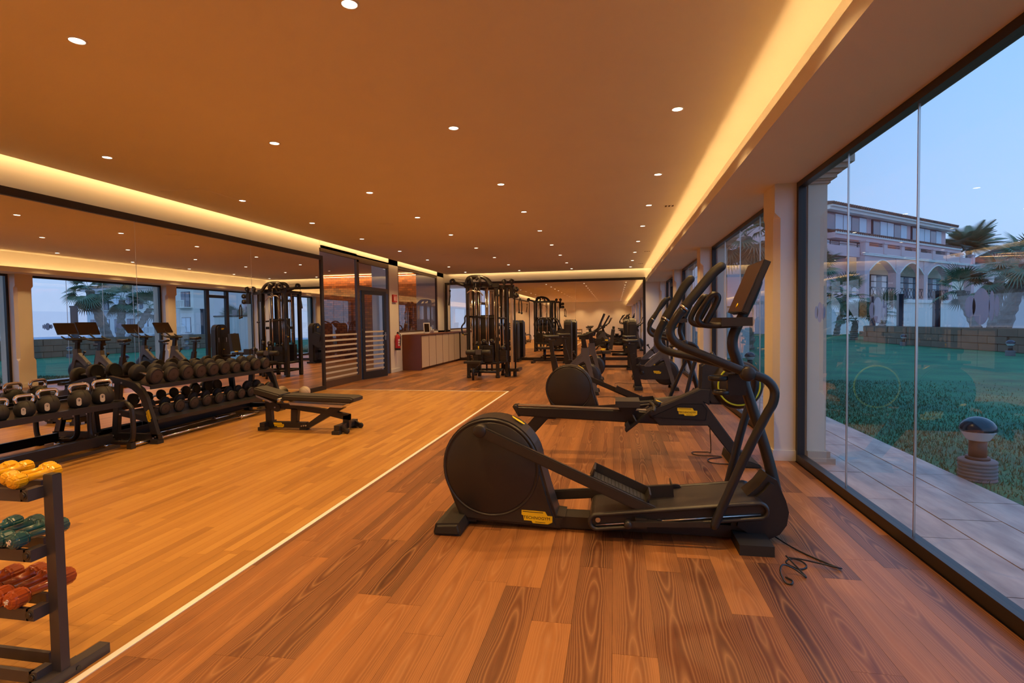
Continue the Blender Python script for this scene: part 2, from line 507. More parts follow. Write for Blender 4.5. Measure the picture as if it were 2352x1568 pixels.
struct('ceiling', CEIL, box(-5.955, 1.235, YREAR, YB - 0.075, ZC, ZC + 0.16), box(-6.6, 1.75, YREAR - 0.3, YB + 0.3, ZC + 0.28, ZC + 0.36), label='flat plaster ceiling with downlights')
struct('wall_left', WALL, box(-6.35, -6.115, YREAR, 10.50, 0, ZC + 0.3), box(-6.35, -6.10, 14.02, 14.66, 0, ZC + 0.3), box(-6.35, -6.10, 14.66, YB, 0, 1.10),
       box(-6.35, -6.10, 18.15, YB, 0, ZC + 0.3), box(-6.35, -6.10, 10.50, YB, 3.0, ZC + 0.3), label='cream side wall with mirror and glazing')
struct('wall_back', WALL, box(-6.35, 1.95, YB + 0.05, YB + 0.3, 0, ZC + 0.3), box(XS, 1.95, YB - 0.02, YB + 0.05, 0, ZT), label='cream end wall behind the mirror')
struct('wall_rear', WALL, box(-6.35, 1.95, YREAR - 0.3, YREAR, 0, ZC + 0.3), label='cream wall at the other end of the gym')
struct('trim_2', CEIL, box(XS, XR + 0.06, YREAR, YB + 0.05, ZT, ZT + 0.02), box(XS, XS + 0.012, YREAR, YB + 0.05, ZT + 0.02, ZLIP), box(1.235, 1.30, YREAR, YB + 0.05, ZT + 0.02, ZC + 0.3), label='dropped soffit with light cove above the windows')
def baseboard(name, *boxes):
    struct(name, WHITE, *boxes, label='white skirting board')
baseboard('baseboard_left', box(-6.10, -6.085, 14.02, 14.66, 0, 0.10, 0.002))
baseboard('baseboard_back', box(XS + 0.02, 1.52, YB - 0.035, YB - 0.02, 0, 0.10, 0.002))

# light strips hidden in the coves
STRIP = emit('warm_led_strip', LED, COVE_POWER)
STRIP2 = emit('warm_led_strip_slot', LED, COVE_POWER * 0.20)
STRIP3 = emit('warm_led_strip_lounge', LED, COVE_POWER * 1.2)
def strip(name, label, *quads, m=None):
    o = part(name, None, m or STRIP, sheet(quads)); tagv(o, label, 'light strip')
    return o
strip('led_strip', 'warm light strip hidden in the cove above the windows', [(1.055, YREAR, 2.692), (1.067, YREAR, 2.692), (1.067, YB, 2.692), (1.055, YB, 2.692)])
strip('led_strip', 'warm light strip hidden in the slot above the long side mirror', [(-5.957, YREAR, 3.14), (-5.957, YREAR, 3.20), (-5.957, YB - 0.1, 3.20), (-5.957, YB - 0.1, 3.14)], m=STRIP2)
strip('led_strip', 'warm light strip hidden in the slot above the end mirror', [(-5.9, YB - 0.073, 3.13), (-5.9, YB - 0.073, 3.17), (1.2, YB - 0.073, 3.17), (1.2, YB - 0.073, 3.13)], m=STRIP2)

# ---------------------------------------------------------------- windows, pillars
GL_Y = [(1.16, 5.567), (5.96, 10.125), (10.52, 14.415), (14.81, 18.749), (-3.24, 0.76), (-7.64, -3.64), (-12.0, -8.04)]
def pillar(n, y0, y1):
    x0, x1 = 1.506, 1.80
    ch = 0.052
    def oct_(z, c):
        return [(x0 + c, y0, z), (x1, y0, z), (x1, y1, z), (x0 + c, y1, z), (x0, y1 - c, z), (x0, y0 + c, z)]
    def f(bm):
        rings = []
        for z, c in ((0, 0.0005), (0.62, 0.0005), (0.68, ch), (2.325, ch), (2.378, 0.0005), (ZT, 0.0005)):
            rings.append([bm.verts.new(p) for p in oct_(z, c)])
        for a, b in zip(rings, rings[1:]):
            for i in range(6): bm.faces.new((a[i], a[(i + 1) % 6], b[(i + 1) % 6], b[i]))
        bmesh.ops.recalc_face_normals(bm, faces=bm.faces[:])
    p = struct('wall_right' if n == 0 else 'wall_right_%d' % n, WALL, f, label='cream pillar with chamfered corners between the windows')
    b = part('skirting', p, WHITE, box(x0 - 0.013, x1 - 0.09, y0 - 0.013, y1 + 0.013, 0, 0.10, 0.003))
    return p
ys = sorted(GL_Y)
gaps = [(ys[i][1], ys[i + 1][0]) for i in range(len(ys) - 1)] + [(18.749, 18.9), (YREAR, ys[0][0])]
gaps.sort(key=lambda g: -g[1] if g[1] <= 5 else g[0])
for n, g in enumerate(gaps): pillar(n, *g)
FW = 0.055
MARK, _n, _l, _b = newmat('frosted_window_mark')
_t = _n.new('ShaderNodeBsdfTranslucent'); _t.inputs[0].default_value = (0.62, 0.60, 0.68, 1)
_m = _n.new('ShaderNodeMixShader'); _m.inputs[0].default_value = 0.82
_b.inputs['Base Color'].default_value = (0.4, 0.4, 0.45, 1); _b.inputs['Roughness'].default_value = 0.8
_l.new(_b.outputs[0], _m.inputs[1]); _l.new(_t.outputs[0], _m.inputs[2]); _l.new(_m.outputs[0], _n['Material Output'].inputs[0])
def window(n, y0, y1, joints, marks=()):
    w = struct('window_%d' % n, FRAME, box(XR - 0.02, XR + 0.05, y0, y1, 0, 0.075, 0.004), box(XR - 0.02, XR + 0.05, y0, y1, ZT - 0.05, ZT, 0.004),
               box(XR - 0.02, XR + 0.05, y1 - FW, y1, 0.075, ZT - 0.05, 0.004), box(XR - 0.02, XR + 0.05, y0, y0 + FW, 0.075, ZT - 0.05, 0.004), label='tall frameless-jointed window in a dark metal frame')
    e = [y0 + FW] + sorted(joints) + [y1 - FW]
    for a, b in zip(e, e[1:]):
        part('pane', w, GLASS, sheet([[(XR + 0.012, a + 0.003, 0.06), (XR + 0.012, b - 0.003, 0.06), (XR + 0.012, b - 0.003, ZT - 0.04), (XR + 0.012, a + 0.003, ZT - 0.04)]]))
    for j in joints:
        part('pane_joint', w, STEEL, box(XR + 0.006, XR + 0.018, j - 0.004, j + 0.004, 0.06, ZT - 0.04))
    for (my, mz, s) in marks:                       # shell-like visibility marks stuck on the panes
        part('glass_mark', w, MARK, *[prism([(my + s * (cx + rx * cos(2 * pi * k / 24)), mz + s * rz * sin(2 * pi * k / 24)) for k in range(24)], XR + 0.0135, XR + 0.015, 'x') for cx, rx, rz in ((0.0, 0.048, 0.068), (0.062, 0.032, 0.042), (-0.058, 0.014, 0.054), (-0.085, 0.012, 0.038))])
    return w
window(1, 1.16, 5.567, [2.35, 3.538, 4.491], [(2.98, 1.42, 1.3), (4.02, 1.42, 1.3), (5.06, 1.42, 1.3)])
window(2, 5.96, 10.125, [7.0, 8.05, 9.1], [(7.5, 1.42, 1.3), (8.6, 1.42, 1.3), (9.6, 1.42, 1.3)])
window(3, 10.52, 14.415, [11.5, 12.5, 13.45], [(11.0, 1.42, 1.3), (13.0, 1.42, 1.3)])
window(4, 14.81, 18.749, [], [])
window(5, -3.24, 0.76, [-2.2, -1.2, -0.2])
window(6, -7.64, -3.64, [-6.6, -5.6, -4.6])
window(7, -12.0, -8.04, [-11, -10, -9])
# glazed exit door set in window_4
dr = struct('door_1', FRAME, box(XR - 0.03, XR + 0.06, 16.28, 16.42, 0, 2.60, 0.004), box(XR - 0.03, XR + 0.06, 17.24, 17.38, 0, 2.60, 0.004), box(XR - 0.03, XR + 0.06, 16.42, 17.24, 2.36, 2.46, 0.004),
            box(XR - 0.02, XR + 0.04, 16.42, 17.24, 0.02, 0.16, 0.004), label='dark framed glazed exit door')
part('door_handle', dr, STEEL, tube([(XR - 0.03, 16.5, 1.05), (XR - 0.08, 16.5, 1.05), (XR - 0.08, 16.62, 1.05)], 0.01, 8))

# ---------------------------------------------------------------- mirrors
def mirror_wall(name, label, fr_boxes, panes, seam_boxes):
    t = thing(name, label, 'mirror')
    for b in fr_boxes: part('frame_rail', t, FRAME, b)
    for q in panes: part('mirror_pane', t, MIRROR, sheet([q]))
    for b in seam_boxes: part('seam', t, STEEL, b)
    return t
MX = XL - 0.022
JM = [1.45, 3.70, 5.944, 8.19]
yE = 10.46
ed = [-0.75] + JM + [yE - 0.05]
mirror_wall('wall_mirror', 'long wall mirror in a dark frame behind the dumbbell rack',
    [box(XL - 0.09, XL, -0.8, yE, ZM - 0.085, ZM, 0.003), box(XL - 0.09, XL, -0.8, yE, 0, 0.09, 0.003), box(XL - 0.09, XL, yE - 0.085, yE, 0.09, ZM - 0.085, 0.003), box(XL - 0.09, XL, -0.8, -0.72, 0.09, ZM - 0.085, 0.003)],
    [[(MX, a + 0.0015, 0.06), (MX, b - 0.0015, 0.06), (MX, b - 0.0015, ZM - 0.06), (MX, a + 0.0015, ZM - 0.06)] for a, b in zip(ed, ed[1:])], [box(MX - 0.001, MX + 0.0015, j - 0.0025, j + 0.0025, 0.09, ZM - 0.085) for j in JM])
MY = YB - 0.002
xe = [-5.99, -3.65, -1.33, XS - 0.03]
mirror_wall('wall_mirror', 'end wall mirror in a dark frame behind the weight machines',
    [box(-6.05, XS, YB - 0.03, YB + 0.02, ZM - 0.085, ZM, 0.003), box(-6.05, XS, YB - 0.03, YB + 0.02, 0, 0.10, 0.003), box(XS - 0.085, XS, YB - 0.03, YB + 0.02, 0.1, ZM - 0.085, 0.003), box(-6.05, -5.965, YB - 0.03, YB + 0.02, 0.1, ZM - 0.085, 0.003)],
    [[(a + 0.0015, MY, 0.06), (b - 0.0015, MY, 0.06), (b - 0.0015, MY, ZM - 0.06), (a + 0.0015, MY, ZM - 0.06)] for a, b in zip(xe, xe[1:])], [box(j - 0.0025, j + 0.0025, MY - 0.0015, MY + 0.001, 0.1, ZM - 0.085) for j in xe[1:-1]])

# ---------------------------------------------------------------- glazed partition with open door
PX = -6.13
TRIMW = mat('warm_bronze_frame', (0.09, 0.052, 0.035), 0.45)
pt = struct('window_8', TRIMW, box(PX - 0.03, PX + 0.03, 10.52, 12.16, 2.93, 3.06, 0.003), box(PX - 0.03, PX + 0.03, 12.16, 14.03, 2.87, 3.04, 0.003), box(PX - 0.03, PX + 0.03, 12.14, 12.26, 0, 2.93, 0.003),
            box(PX - 0.03, PX + 0.03, 13.95, 14.03, 0, 2.9, 0.003), box(PX - 0.03, PX + 0.03, 12.26, 13.95, 2.19, 2.31, 0.003), box(PX - 0.03, PX + 0.03, 10.52, 12.14, 0.0, 0.15, 0.003), label='tall glazed partition beside the long mirror')
def yz(y0, y1, z0, z1, x=PX): return [[(x, y0, z0), (x, y1, z0), (x, y1, z1), (x, y0, z1)]]
part('pane', pt, PGLASS, sheet(yz(10.55, 12.14, 0.15, 2.93)))
part('pane', pt, PGLASS, sheet(yz(12.26, 13.95, 2.31, 2.9)))
for i in range(9):
    z = 0.18 + i * 0.117
    part('film_stripe', pt, FROST, box(PX + 0.002, PX + 0.004, 10.56, 12.12, z, z + 0.04))
DY = 0.98
dl = struct('door_2', FRAME, box(0, DY, -0.028, 0.028, 0.01, 0.19, 0.003), box(0, DY, -0.028, 0.028, 2.10, 2.20, 0.003), box(0, 0.10, -0.028, 0.028, 0.19, 2.10, 0.003), box(DY - 0.10, DY, -0.028, 0.028, 0.19, 2.10, 0.003), label='dark framed glass door standing open into the gym')
dl.location = (-6.10, 12.32, 0); dl.rotation_euler = (0, 0, rad(77.5))
part('pane', dl, PGLASS, sheet([[(0.1, 0, 0.19), (DY - 0.1, 0, 0.19), (DY - 0.1, 0, 2.10), (0.1, 0, 2.10)]]))
for i in range(9):
    z = 0.22 + i * 0.117
    part('film_stripe', dl, FROST, box(0.105, DY - 0.105, -0.004, -0.002, z, z + 0.04))
part('door_handle', dl, STEEL, box(DY - 0.08, DY - 0.05, -0.036, -0.028, 0.95, 1.15), tube([(DY - 0.065, -0.03, 1.08), (DY - 0.065, -0.08, 1.08), (DY - 0.19, -0.08, 1.08)], 0.009, 8))
for z in (0.35, 1.2, 1.95): part('hinge', dl, FRAME, cyl((-0.012, -0.03, z - 0.05), (-0.012, -0.03, z + 0.05), 0.011, 10))
w2 = struct('window_9', TRIMW, box(PX - 0.03, PX + 0.03, 14.66, 18.15, 2.93, 3.02, 0.003), box(PX - 0.03, PX + 0.03, 14.66, 18.15, 1.10, 1.15, 0.003), box(PX - 0.03, PX + 0.03, 14.66, 14.70, 1.15, 2.93, 0.003), box(PX - 0.03, PX + 0.03, 18.08, 18.15, 1.15, 2.93, 0.003), label='wide interior window above the cream cabinets')
part('pane', w2, PGLASS, sheet(yz(14.7, 18.08, 1.15, 2.93)))

# ---------------------------------------------------------------- adjoining lounge seen through the partition
def blocks():
    m, n, l, b = newmat('wood_block_wall')
    tc = n.new('ShaderNodeTexCoord'); mp = n.new('ShaderNodeMapping'); mp.inputs['Rotation'].default_value = (pi / 2, 0, 0)
    br = n.new('ShaderNodeTexBrick'); br.inputs['Scale'].default_value = 1.0; br.inputs['Mortar Size'].default_value = 0.006
    br.inputs['Brick Width'].default_value = 0.2; br.inputs['Row Height'].default_value = 0.085; br.offset = 0.5
    br.inputs['Color1'].default_value = srgb('#B0642A'); br.inputs['Color2'].default_value = srgb('#6E3415'); br.inputs['Mortar'].default_value = srgb('#3A1B0C')
    l.new(tc.outputs['Object'], mp.inputs[0]); l.new(mp.outputs[0], br.inputs['Vector']); l.new(br.outputs['Color'], b.inputs['Base Color'])
    b.inputs['Roughness'].default_value = 0.7
    return m
BLOCKS = blocks()
struct('wall_lounge', BLOCKS, box(-15, -7.05, 19.9, 20.1, 0, 3.3), label='wooden block wall of the lounge next door')
struct('wall_lounge_2', WALL, box(-7.05, -6.35, 18.6, 20.1, 0, 3.3), box(-15.1, -15, 8, 20.1, 0, 3.3), box(-7.35, -6.9, 15.6, 16.0, 0, 3.3), label='cream wall of the lounge next door')
struct('floor_lounge', mat('lounge_floor', srgb('#7A4526')[:3], 0.5, var=0.2, scale=3), box(-15, -6.35, 8, 20.1, -0.06, -0.003), label='dark wooden floor of the lounge next door')
struct('ceiling_lounge', CEIL, box(-15, -6.35, 8, 20.1, 3.3, 3.4), label='lounge ceiling')
strip('led_strip', 'warm light strip washing the wooden block wall', [(-15, 19.72, 3.22), (-7.1, 19.72, 3.22), (-7.1, 19.76, 3.22), (-15, 19.76, 3.22)], m=STRIP3)

# ---------------------------------------------------------------- downlights
DLX = [-5.055, -3.165, -1.395, 0.52]
DLY = [2.77, 4.69, 6.72, 8.48, 10.32, 12.3, 14.25, 16.2, 18.1]
DLY = [2.77 - 1.92 * k for k in range(8, 0, -1)] + DLY
LAMP = emit('downlight_glow', (1.0, 0.86, 0.62), 9.0)
dl_mesh_rim = mesh('rim', [lathe([(0.052, 0.0), (0.052, -0.004), (0.042, -0.006), (0.040, 0.0)], (0, 0, 0), (0, 0, 1), 24)]); dl_mesh_rim.materials.append(WHITE)
dl_mesh_lens = mesh('lens', [lathe([(0, -0.003), (0.041, -0.003)], (0, 0, 0), (0, 0, 1), 24)]); dl_mesh_lens.materials.append(LAMP)
sp = bpy.data.lights.new('downlight_beam', 'SPOT')
sp.energy = SPOT_POWER; sp.color = LED; sp.spot_size = rad(112); sp.spot_blend = 0.8; sp.shadow_soft_size = 0.035
COLN = ['nearest the long mirror', 'second out from the long mirror', 'third out from the long mirror', 'along the window side']
NTH = 'first second third fourth fifth sixth seventh eighth ninth tenth eleventh twelfth thirteenth fourteenth fifteenth sixteenth seventeenth'.split()
for j, y in enumerate(DLY):
    for i, x in enumerate(DLX):
        t = thing('ceiling_downlight', 'recessed downlight, %s from the end mirror in the row %s' % (NTH[len(DLY) - 1 - j], COLN[i]), 'downlight', (x, y, ZC), 0, 'ceiling downlights in four rows')
        for nm, me in (('rim', dl_mesh_rim), ('lens', dl_mesh_lens)):
            o = bpy.data.objects.new(nm, me); COL.objects.link(o); o.parent = t
        lo = bpy.data.objects.new('beam', sp); COL.objects.link(lo); lo.parent = t; lo.location = (0, 0, -0.02)
# ceiling vents and hatch
VENT = mat('vent_dark', (0.10, 0.05, 0.03), 0.7)
for k, (x, y) in enumerate([(0.83, 8.61), (0.82, 14.16), (0.80, 17.2), (0.83, 2.9)]):
    t = thing('ceiling_vent', ['small slotted vent in the lit cove ceiling, largest one in view', 'small slotted vent in the lit cove ceiling, middle one in view', 'small slotted vent in the lit cove ceiling, one farthest from the viewer', 'small slotted vent in the cove ceiling above the viewer'][k], 'vent', (x, y, ZC), 0, 'slotted vents along the window cove')
    part('plate', t, CEIL, box(-0.09, 0.09, -0.06, 0.06, -0.004, -0.001, 0.001))
    for s in (-0.05, 0.0, 0.05): part('slot', t, VENT, box(s - 0.014, s + 0.014, -0.05, 0.05, -0.0055, -0.0035))
for k, (x, y) in enumerate([(-4.57, 15.93), (-4.47, 17.71), (-2.56, 17.79), (0.0, 17.95), (-4.2, 13.3), (-3.9, 8.9)]):
    o = part('round_air_valve', None, CEIL, lathe([(0.0, -0.012), (0.08, -0.012), (0.10, -0.004), (0.10, -0.001)], (x, y, ZC), (0, 0, 1), 24), lathe([(0.115, -0.002), (0.13, -0.010), (0.145, -0.001)], (x, y, ZC), (0, 0, 1), 24))
    tagv(o, ['round air valve in the ceiling left of the fire sign end', 'round air valve in the ceiling above the corner cabinets', 'round air valve in the ceiling above the cable tower', 'round air valve in the ceiling before the end mirror near the windows', 'round air valve in the ceiling over the glass door', 'round air valve in the ceiling over the pale floor'][k], 'air valve', 'round ceiling air valves')
o = part('ceiling_hatch', None, CEIL, box(-5.70, -5.08, 6.0, 7.08, ZC - 0.003, ZC - 0.0005), box(-5.69, -5.09, 6.01, 7.07, ZC - 0.005, ZC - 0.002)); tagv(o, 'flat rectangular access hatch in the ceiling near the long mirror', 'hatch')

# ================================================================ cardio machines
def stadium(c0, c1, r, n=10):
    a = atan2(c1[1] - c0[1], c1[0] - c0[0])
    return [(c1[0] + r * cos(a - pi / 2 + pi * k / n), c1[1] + r * sin(a - pi / 2 + pi * k / n)) for k in range(n + 1)] + \
           [(c0[0] + r * cos(a + pi / 2 + pi * k / n), c0[1] + r * sin(a + pi / 2 + pi * k / n)) for k in range(n + 1)]
def rbar(a, b, h, y0, y1, bev=0.008):
    """flat bar with rounded ends between two (x,z) points."""
    return prism(stadium(a, b, h / 2, 8), y0, y1, 'y', bev)
def rotp(p, c, a): return (c[0] + (p[0] - c[0]) * cos(a) - (p[1] - c[1]) * sin(a), c[1] + (p[0] - c[0]) * sin(a) + (p[1] - c[1]) * cos(a))
def cross_trainer(label, loc, s):
    """elliptical trainer along X, front towards +X; s=-1: raised pedal on the -Y side."""
    t = thing('cross_trainer', label, 'elliptical', loc)
    C, Rr = (-0.82, 0.408), 0.335
    out = [(C[0] + Rr * cos(rad(a)), C[1] + Rr * sin(rad(a))) for a in range(5, 206, 8)] + [(-1.05, 0.085), (-0.99, 0.045), (-0.36, 0.018), (-0.40, 0.14), (-0.44, 0.27)]
    part('flywheel_housing', t, BLACK, prism(out, -0.125, 0.125, 'y', 0.022, 3))
    for sd in (-1, 1):
        part('disc_cover', t, BLACK, lathe([(0, 0.006), (0.300, 0.006), (0.306, 0.002), (0.306, -0.004), (0.312, -0.004), (0.312, 0.004), (0.320, 0.007), (0.326, 0.002), (0.328, -0.01)], (C[0], sd * 0.124, C[1]), (0, sd, 0), 64))
    part('rear_foot', t, RUBBER, prism([(-1.17, 0.02), (-1.155, 0.075), (-1.0, 0.085), (-0.985, 0.03), (-0.99, 0.0), (-1.165, 0.0)], -0.30, 0.30, 'y', 0.018, 3), box(-1.03, -0.93, -0.10, 0.10, 0.03, 0.11, 0.02))
    part('front_foot', t, RUBBER, box(0.705, 0.895, -0.31, 0.31, 0.0, 0.062, 0.022, 3))
    part('base_beam', t, BLACK, box(-0.40, 0.80, -0.075, 0.075, 0.012, 0.088, 0.014, 3))
    part('neck_block', t, BLACK, prism([(-0.44, 0.02), (-0.36, 0.02), (-0.33, 0.095), (-0.385, 0.10), (-0.44, 0.27), (-0.47, 0.35)], -0.11, 0.11, 'y', 0.015))
    L0, L1 = (-0.118, 0.117), (0.835, 0.235)
    part('rail_housing', t, BLACK, prism(stadium(L0, L1, 0.050, 12), -0.205, 0.215, 'y', 0.01))
    for sd in (-1, 1):
        rim = [(x, sd * 0.215 + 0.005, z) for x, z in stadium(L0, L1, 0.045, 12)]
        part('rail_rim', t, BLACK, tube(rim, 0.0135, 8, closed=True, up=(0, 1, 0), sx=1.7))
        part('guide_rail', t, STEEL, tube([(L0[0] - 0.01, sd * 0.217 + 0.005, L0[1] - 0.022), (L1[0] + 0.01, sd * 0.217 + 0.005, L1[1] - 0.022)], 0.0065, 8))
        part('slot_cap', t, STEEL, cyl((L0[0] + 0.005, sd * 0.205 + 0.005, L0[1] + 0.012), (L0[0] + 0.005, sd * 0.222 + 0.005, L0[1] + 0.012), 0.016, 14))
    part('front_shell', t, BLACK, prism([(0.70, 0.085), (0.80, 0.02), (0.92, 0.014), (0.985, 0.05), (1.025, 0.11), (1.037, 0.19), (1.02, 0.26), (0.968, 0.385), (0.915, 0.415), (0.865, 0.345), (0.80, 0.285), (0.72, 0.20)], -0.115, 0.115, 'y', 0.03, 4))
    part('post', t, SATIN, tube([(1.0, 0, 0.22), (0.945, 0, 0.47), (0.88, 0, 0.70), (0.80, 0, 0.96), (0.752, 0, 1.12), (0.728, 0, 1.20), (0.735, 0, 1.28), (0.79, 0, 1.40), (0.84, 0, 1.50), (0.885, 0, 1.60)], [0.036, 0.034, 0.033, 0.033, 0.034, 0.033, 0.032, 0.031, 0.028, 0.02], 16, 3, roundend=2))
    piv = (0.756, 1.057)
    armp = [(0.575, 0.150), (0.60, 0.22), (0.749, 0.579), (0.857, 0.81), (0.897, 0.888), (0.903, 0.963), (0.866, 1.016), (0.82, 1.040), (0.756, 1.060), (0.62, 1.118), (0.50, 1.170), (0.40, 1.213), (0.345, 1.252), (0.325, 1.305), (0.345, 1.365), (0.40, 1.440)]
    grip = [(0.40, 1.440), (0.485, 1.545), (0.565, 1.643), (0.612, 1.682)]
    for sd in (-1, 1):
        a = 0.0 if sd == s else rad(9.5)
        yy = sd * 0.26
        ap = [rotp(p, piv, a) for p in armp]; gp = [rotp(p, piv, a) for p in grip]
        part('moving_arm', t, SATIN, tube([(p[0], yy, p[1]) for p in ap], 0.026, 16, 4, roundend=1))
        part('hand_grip', t, RUBBER, tube([(p[0], yy, p[1]) for p in gp], [0.028, 0.0285, 0.0285, 0.027], 16, 4, roundend=2))
        part('grip_collar', t, STEEL, cyl((gp[0][0], yy, gp[0][1]), (gp[0][0] + 0.008, yy, gp[0][1] + 0.010), 0.0295, 18))
        part('pivot_hub', t, BLACK, cyl((piv[0], yy - 0.036, piv[1]), (piv[0], yy + 0.036, piv[1]), 0.043, 24, bev=0.01))
        # connecting rod, link arm and foot tray
        hi = sd == s
        y0 = sd * 0.19
        e = (0.215, 0.195) if hi else (0.405, 0.222)
        cp = (-0.87, 0.668) if hi else (-0.78, 0.115)
        d = Vector((e[0] - cp[0], e[1] - cp[1])).normalized(); nrm = Vector((-d.y, d.x))
        part('pedal_arm', t, BLACK, rbar(cp, e, 0.068, y0 - 0.018, y0 + 0.018, 0.007), cyl((cp[0], y0 - 0.026, cp[1]), (cp[0], y0 + 0.06 * -sd, cp[1]), 0.042, 22, bev=0.006))
        a0 = Vector(e) - d * (0.42 if hi else 0.27); a1 = Vector(e) - d * 0.035
        ya, yb = sorted((y0 - sd * 0.018, y0 - sd * 0.175))
        q = lambda u, v: (a0 + (a1 - a0) * u + nrm * v)
        def tri(u0, v0, u1, v1): return [tuple(q(u0, v0)), tuple(q(u1, v0)), tuple(q(u1, v1)), tuple(q(u0, v1))]
        tray = part('foot_tray', t, BLACK, prism(tri(0, 0.012, 1, 0.030), ya, yb, 'y'), prism(tri(0, 0.012, 0.03, 0.085), ya, yb, 'y', 0.003), prism(tri(0.97, 0.012, 1, 0.085), ya, yb, 'y', 0.003),
                    prism(tri(0, 0.0, 1, 0.085), min(y0 - sd * 0.175, y0 - sd * 0.187), max(y0 - sd * 0.175, y0 - sd * 0.187), 'y', 0.003))
        part('tread_mat', tray, RUBBER, *[prism(tri(0.05 + k * 0.064, 0.030, 0.05 + k * 0.064 + 0.055, 0.034), ya + 0.012, yb - 0.012, 'y') for k in range(14)])
        part('roller_block', t, BLACK, prism([(e[0] - 0.10, e[1] - 0.035), (e[0] - 0.03, e[1] - 0.035), (e[0] - 0.03, e[1] - 0.10), (e[0] - 0.10, e[1] - 0.10)], y0 - 0.05, y0 + 0.05, 'y', 0.006), box(e[0] - 0.05, e[0] + 0.03, y0 - 0.045, y0 + 0.045, e[1] - 0.085, e[1] - 0.045, 0.008))
        part('roller', t, STEEL, *[cyl((e[0] + 0.045, y0 - 0.03 + k * 0.02, e[1] - 0.066), (e[0] + 0.045, y0 - 0.014 + k * 0.02, e[1] - 0.066), 0.024, 16) for k in range(3)])
        lk = (0.07, 0.128) if hi else (0.22, 0.142)
        bot = ap[0]
        part('push_rod', t, BLACK, rbar(lk, (bot[0] + 0.01, bot[1] + 0.005), 0.032, yy - 0.008, yy + 0.012, 0.003), cyl((lk[0], yy - 0.026, lk[1]), (lk[0], yy + 0.03, lk[1]), 0.023, 16, bev=0.006))
    part('pivot_shaft', t, BLACK, cyl((piv[0], -0.235, piv[1]), (piv[0], 0.235, piv[1]), 0.026, 16))
    # console
    part('console_tray', t, BLACK, box(0.625, 0.80, -0.20, 0.20, 1.333, 1.385, 0.018, 3))
    for sd in (-1, 1):
        y = sd * 0.16
        part('fixed_handle', t, SATIN, tube([(0.74, y, 1.345), (0.60, y, 1.338), (0.525, y, 1.345), (0.497, y, 1.375), (0.515, y, 1.425), (0.56, y, 1.50), (0.587, y, 1.525), (0.612, y, 1.512), (0.605, y, 1.475), (0.572, y, 1.41), (0.545, y, 1.362)], 0.0185, 12, 4, roundend=2))
        part('pulse_sensor', t, STEEL, box(0.527, 0.540, y - 0.012, y + 0.012, 1.405, 1.49, 0.004, rot=Matrix.Rotation(rad(27), 4, 'Y')))
    A, B = Vector((0.738, 1.418)), Vector((0.866, 1.724))
    d = (B - A).normalized(); n2 = Vector((d.y, -d.x))
    sc = part('console_screen', t, BLACK, prism([tuple(A), tuple(B), tuple(B + n2 * 0.04), tuple(A + n2 * 0.04)], -0.195, 0.205, 'y', 0.006))
    part('screen_glass', sc, SCREEN, prism([tuple(A + d * 0.006 - n2 * 0.0015), tuple(B - d * 0.006 - n2 * 0.0015), tuple(B - d * 0.006), tuple(A + d * 0.006)], -0.190, 0.200, 'y'))
    bd = part('screen_badge', sc, YELLOW, lathe([(0, 0.0), (0.016, 0.0), (0.016, 0.002), (0, 0.002)], (*(A + d * 0.045 - n2 * 0.0015).to_tuple()[:1], 0.0, (A + d * 0.045 - n2 * 0.0015).y), (-n2.x, 0, -n2.y), 12))
    bc = part('bottle_holder', t, SATIN, ring((0.635, -0.02, 1.005), (0, 0, 1), 0.052, 0.007, 28, 8, sx=2.2), ring((0.655, -0.02, 0.915), (0, 0, 1), 0.045, 0.007, 28, 8, sx=2.0), box(0.692, 0.80, -0.045, 0.005, 0.90, 1.03, 0.008))
    badge(t, 0.205, (-0.512, -0.1262, 0.093), (pi / 2, rad(2), 0))
    badge(t, 0.10, (-0.65, 0, 0.708), (0, rad(30), 0), False)
    return t
cross_trainer('large black elliptical trainer nearest the viewer beside the window', (0, 3.595, 0), -1)
cross_trainer('black elliptical trainer behind the rowing machine', (0.166, 7.825, 0), 1)

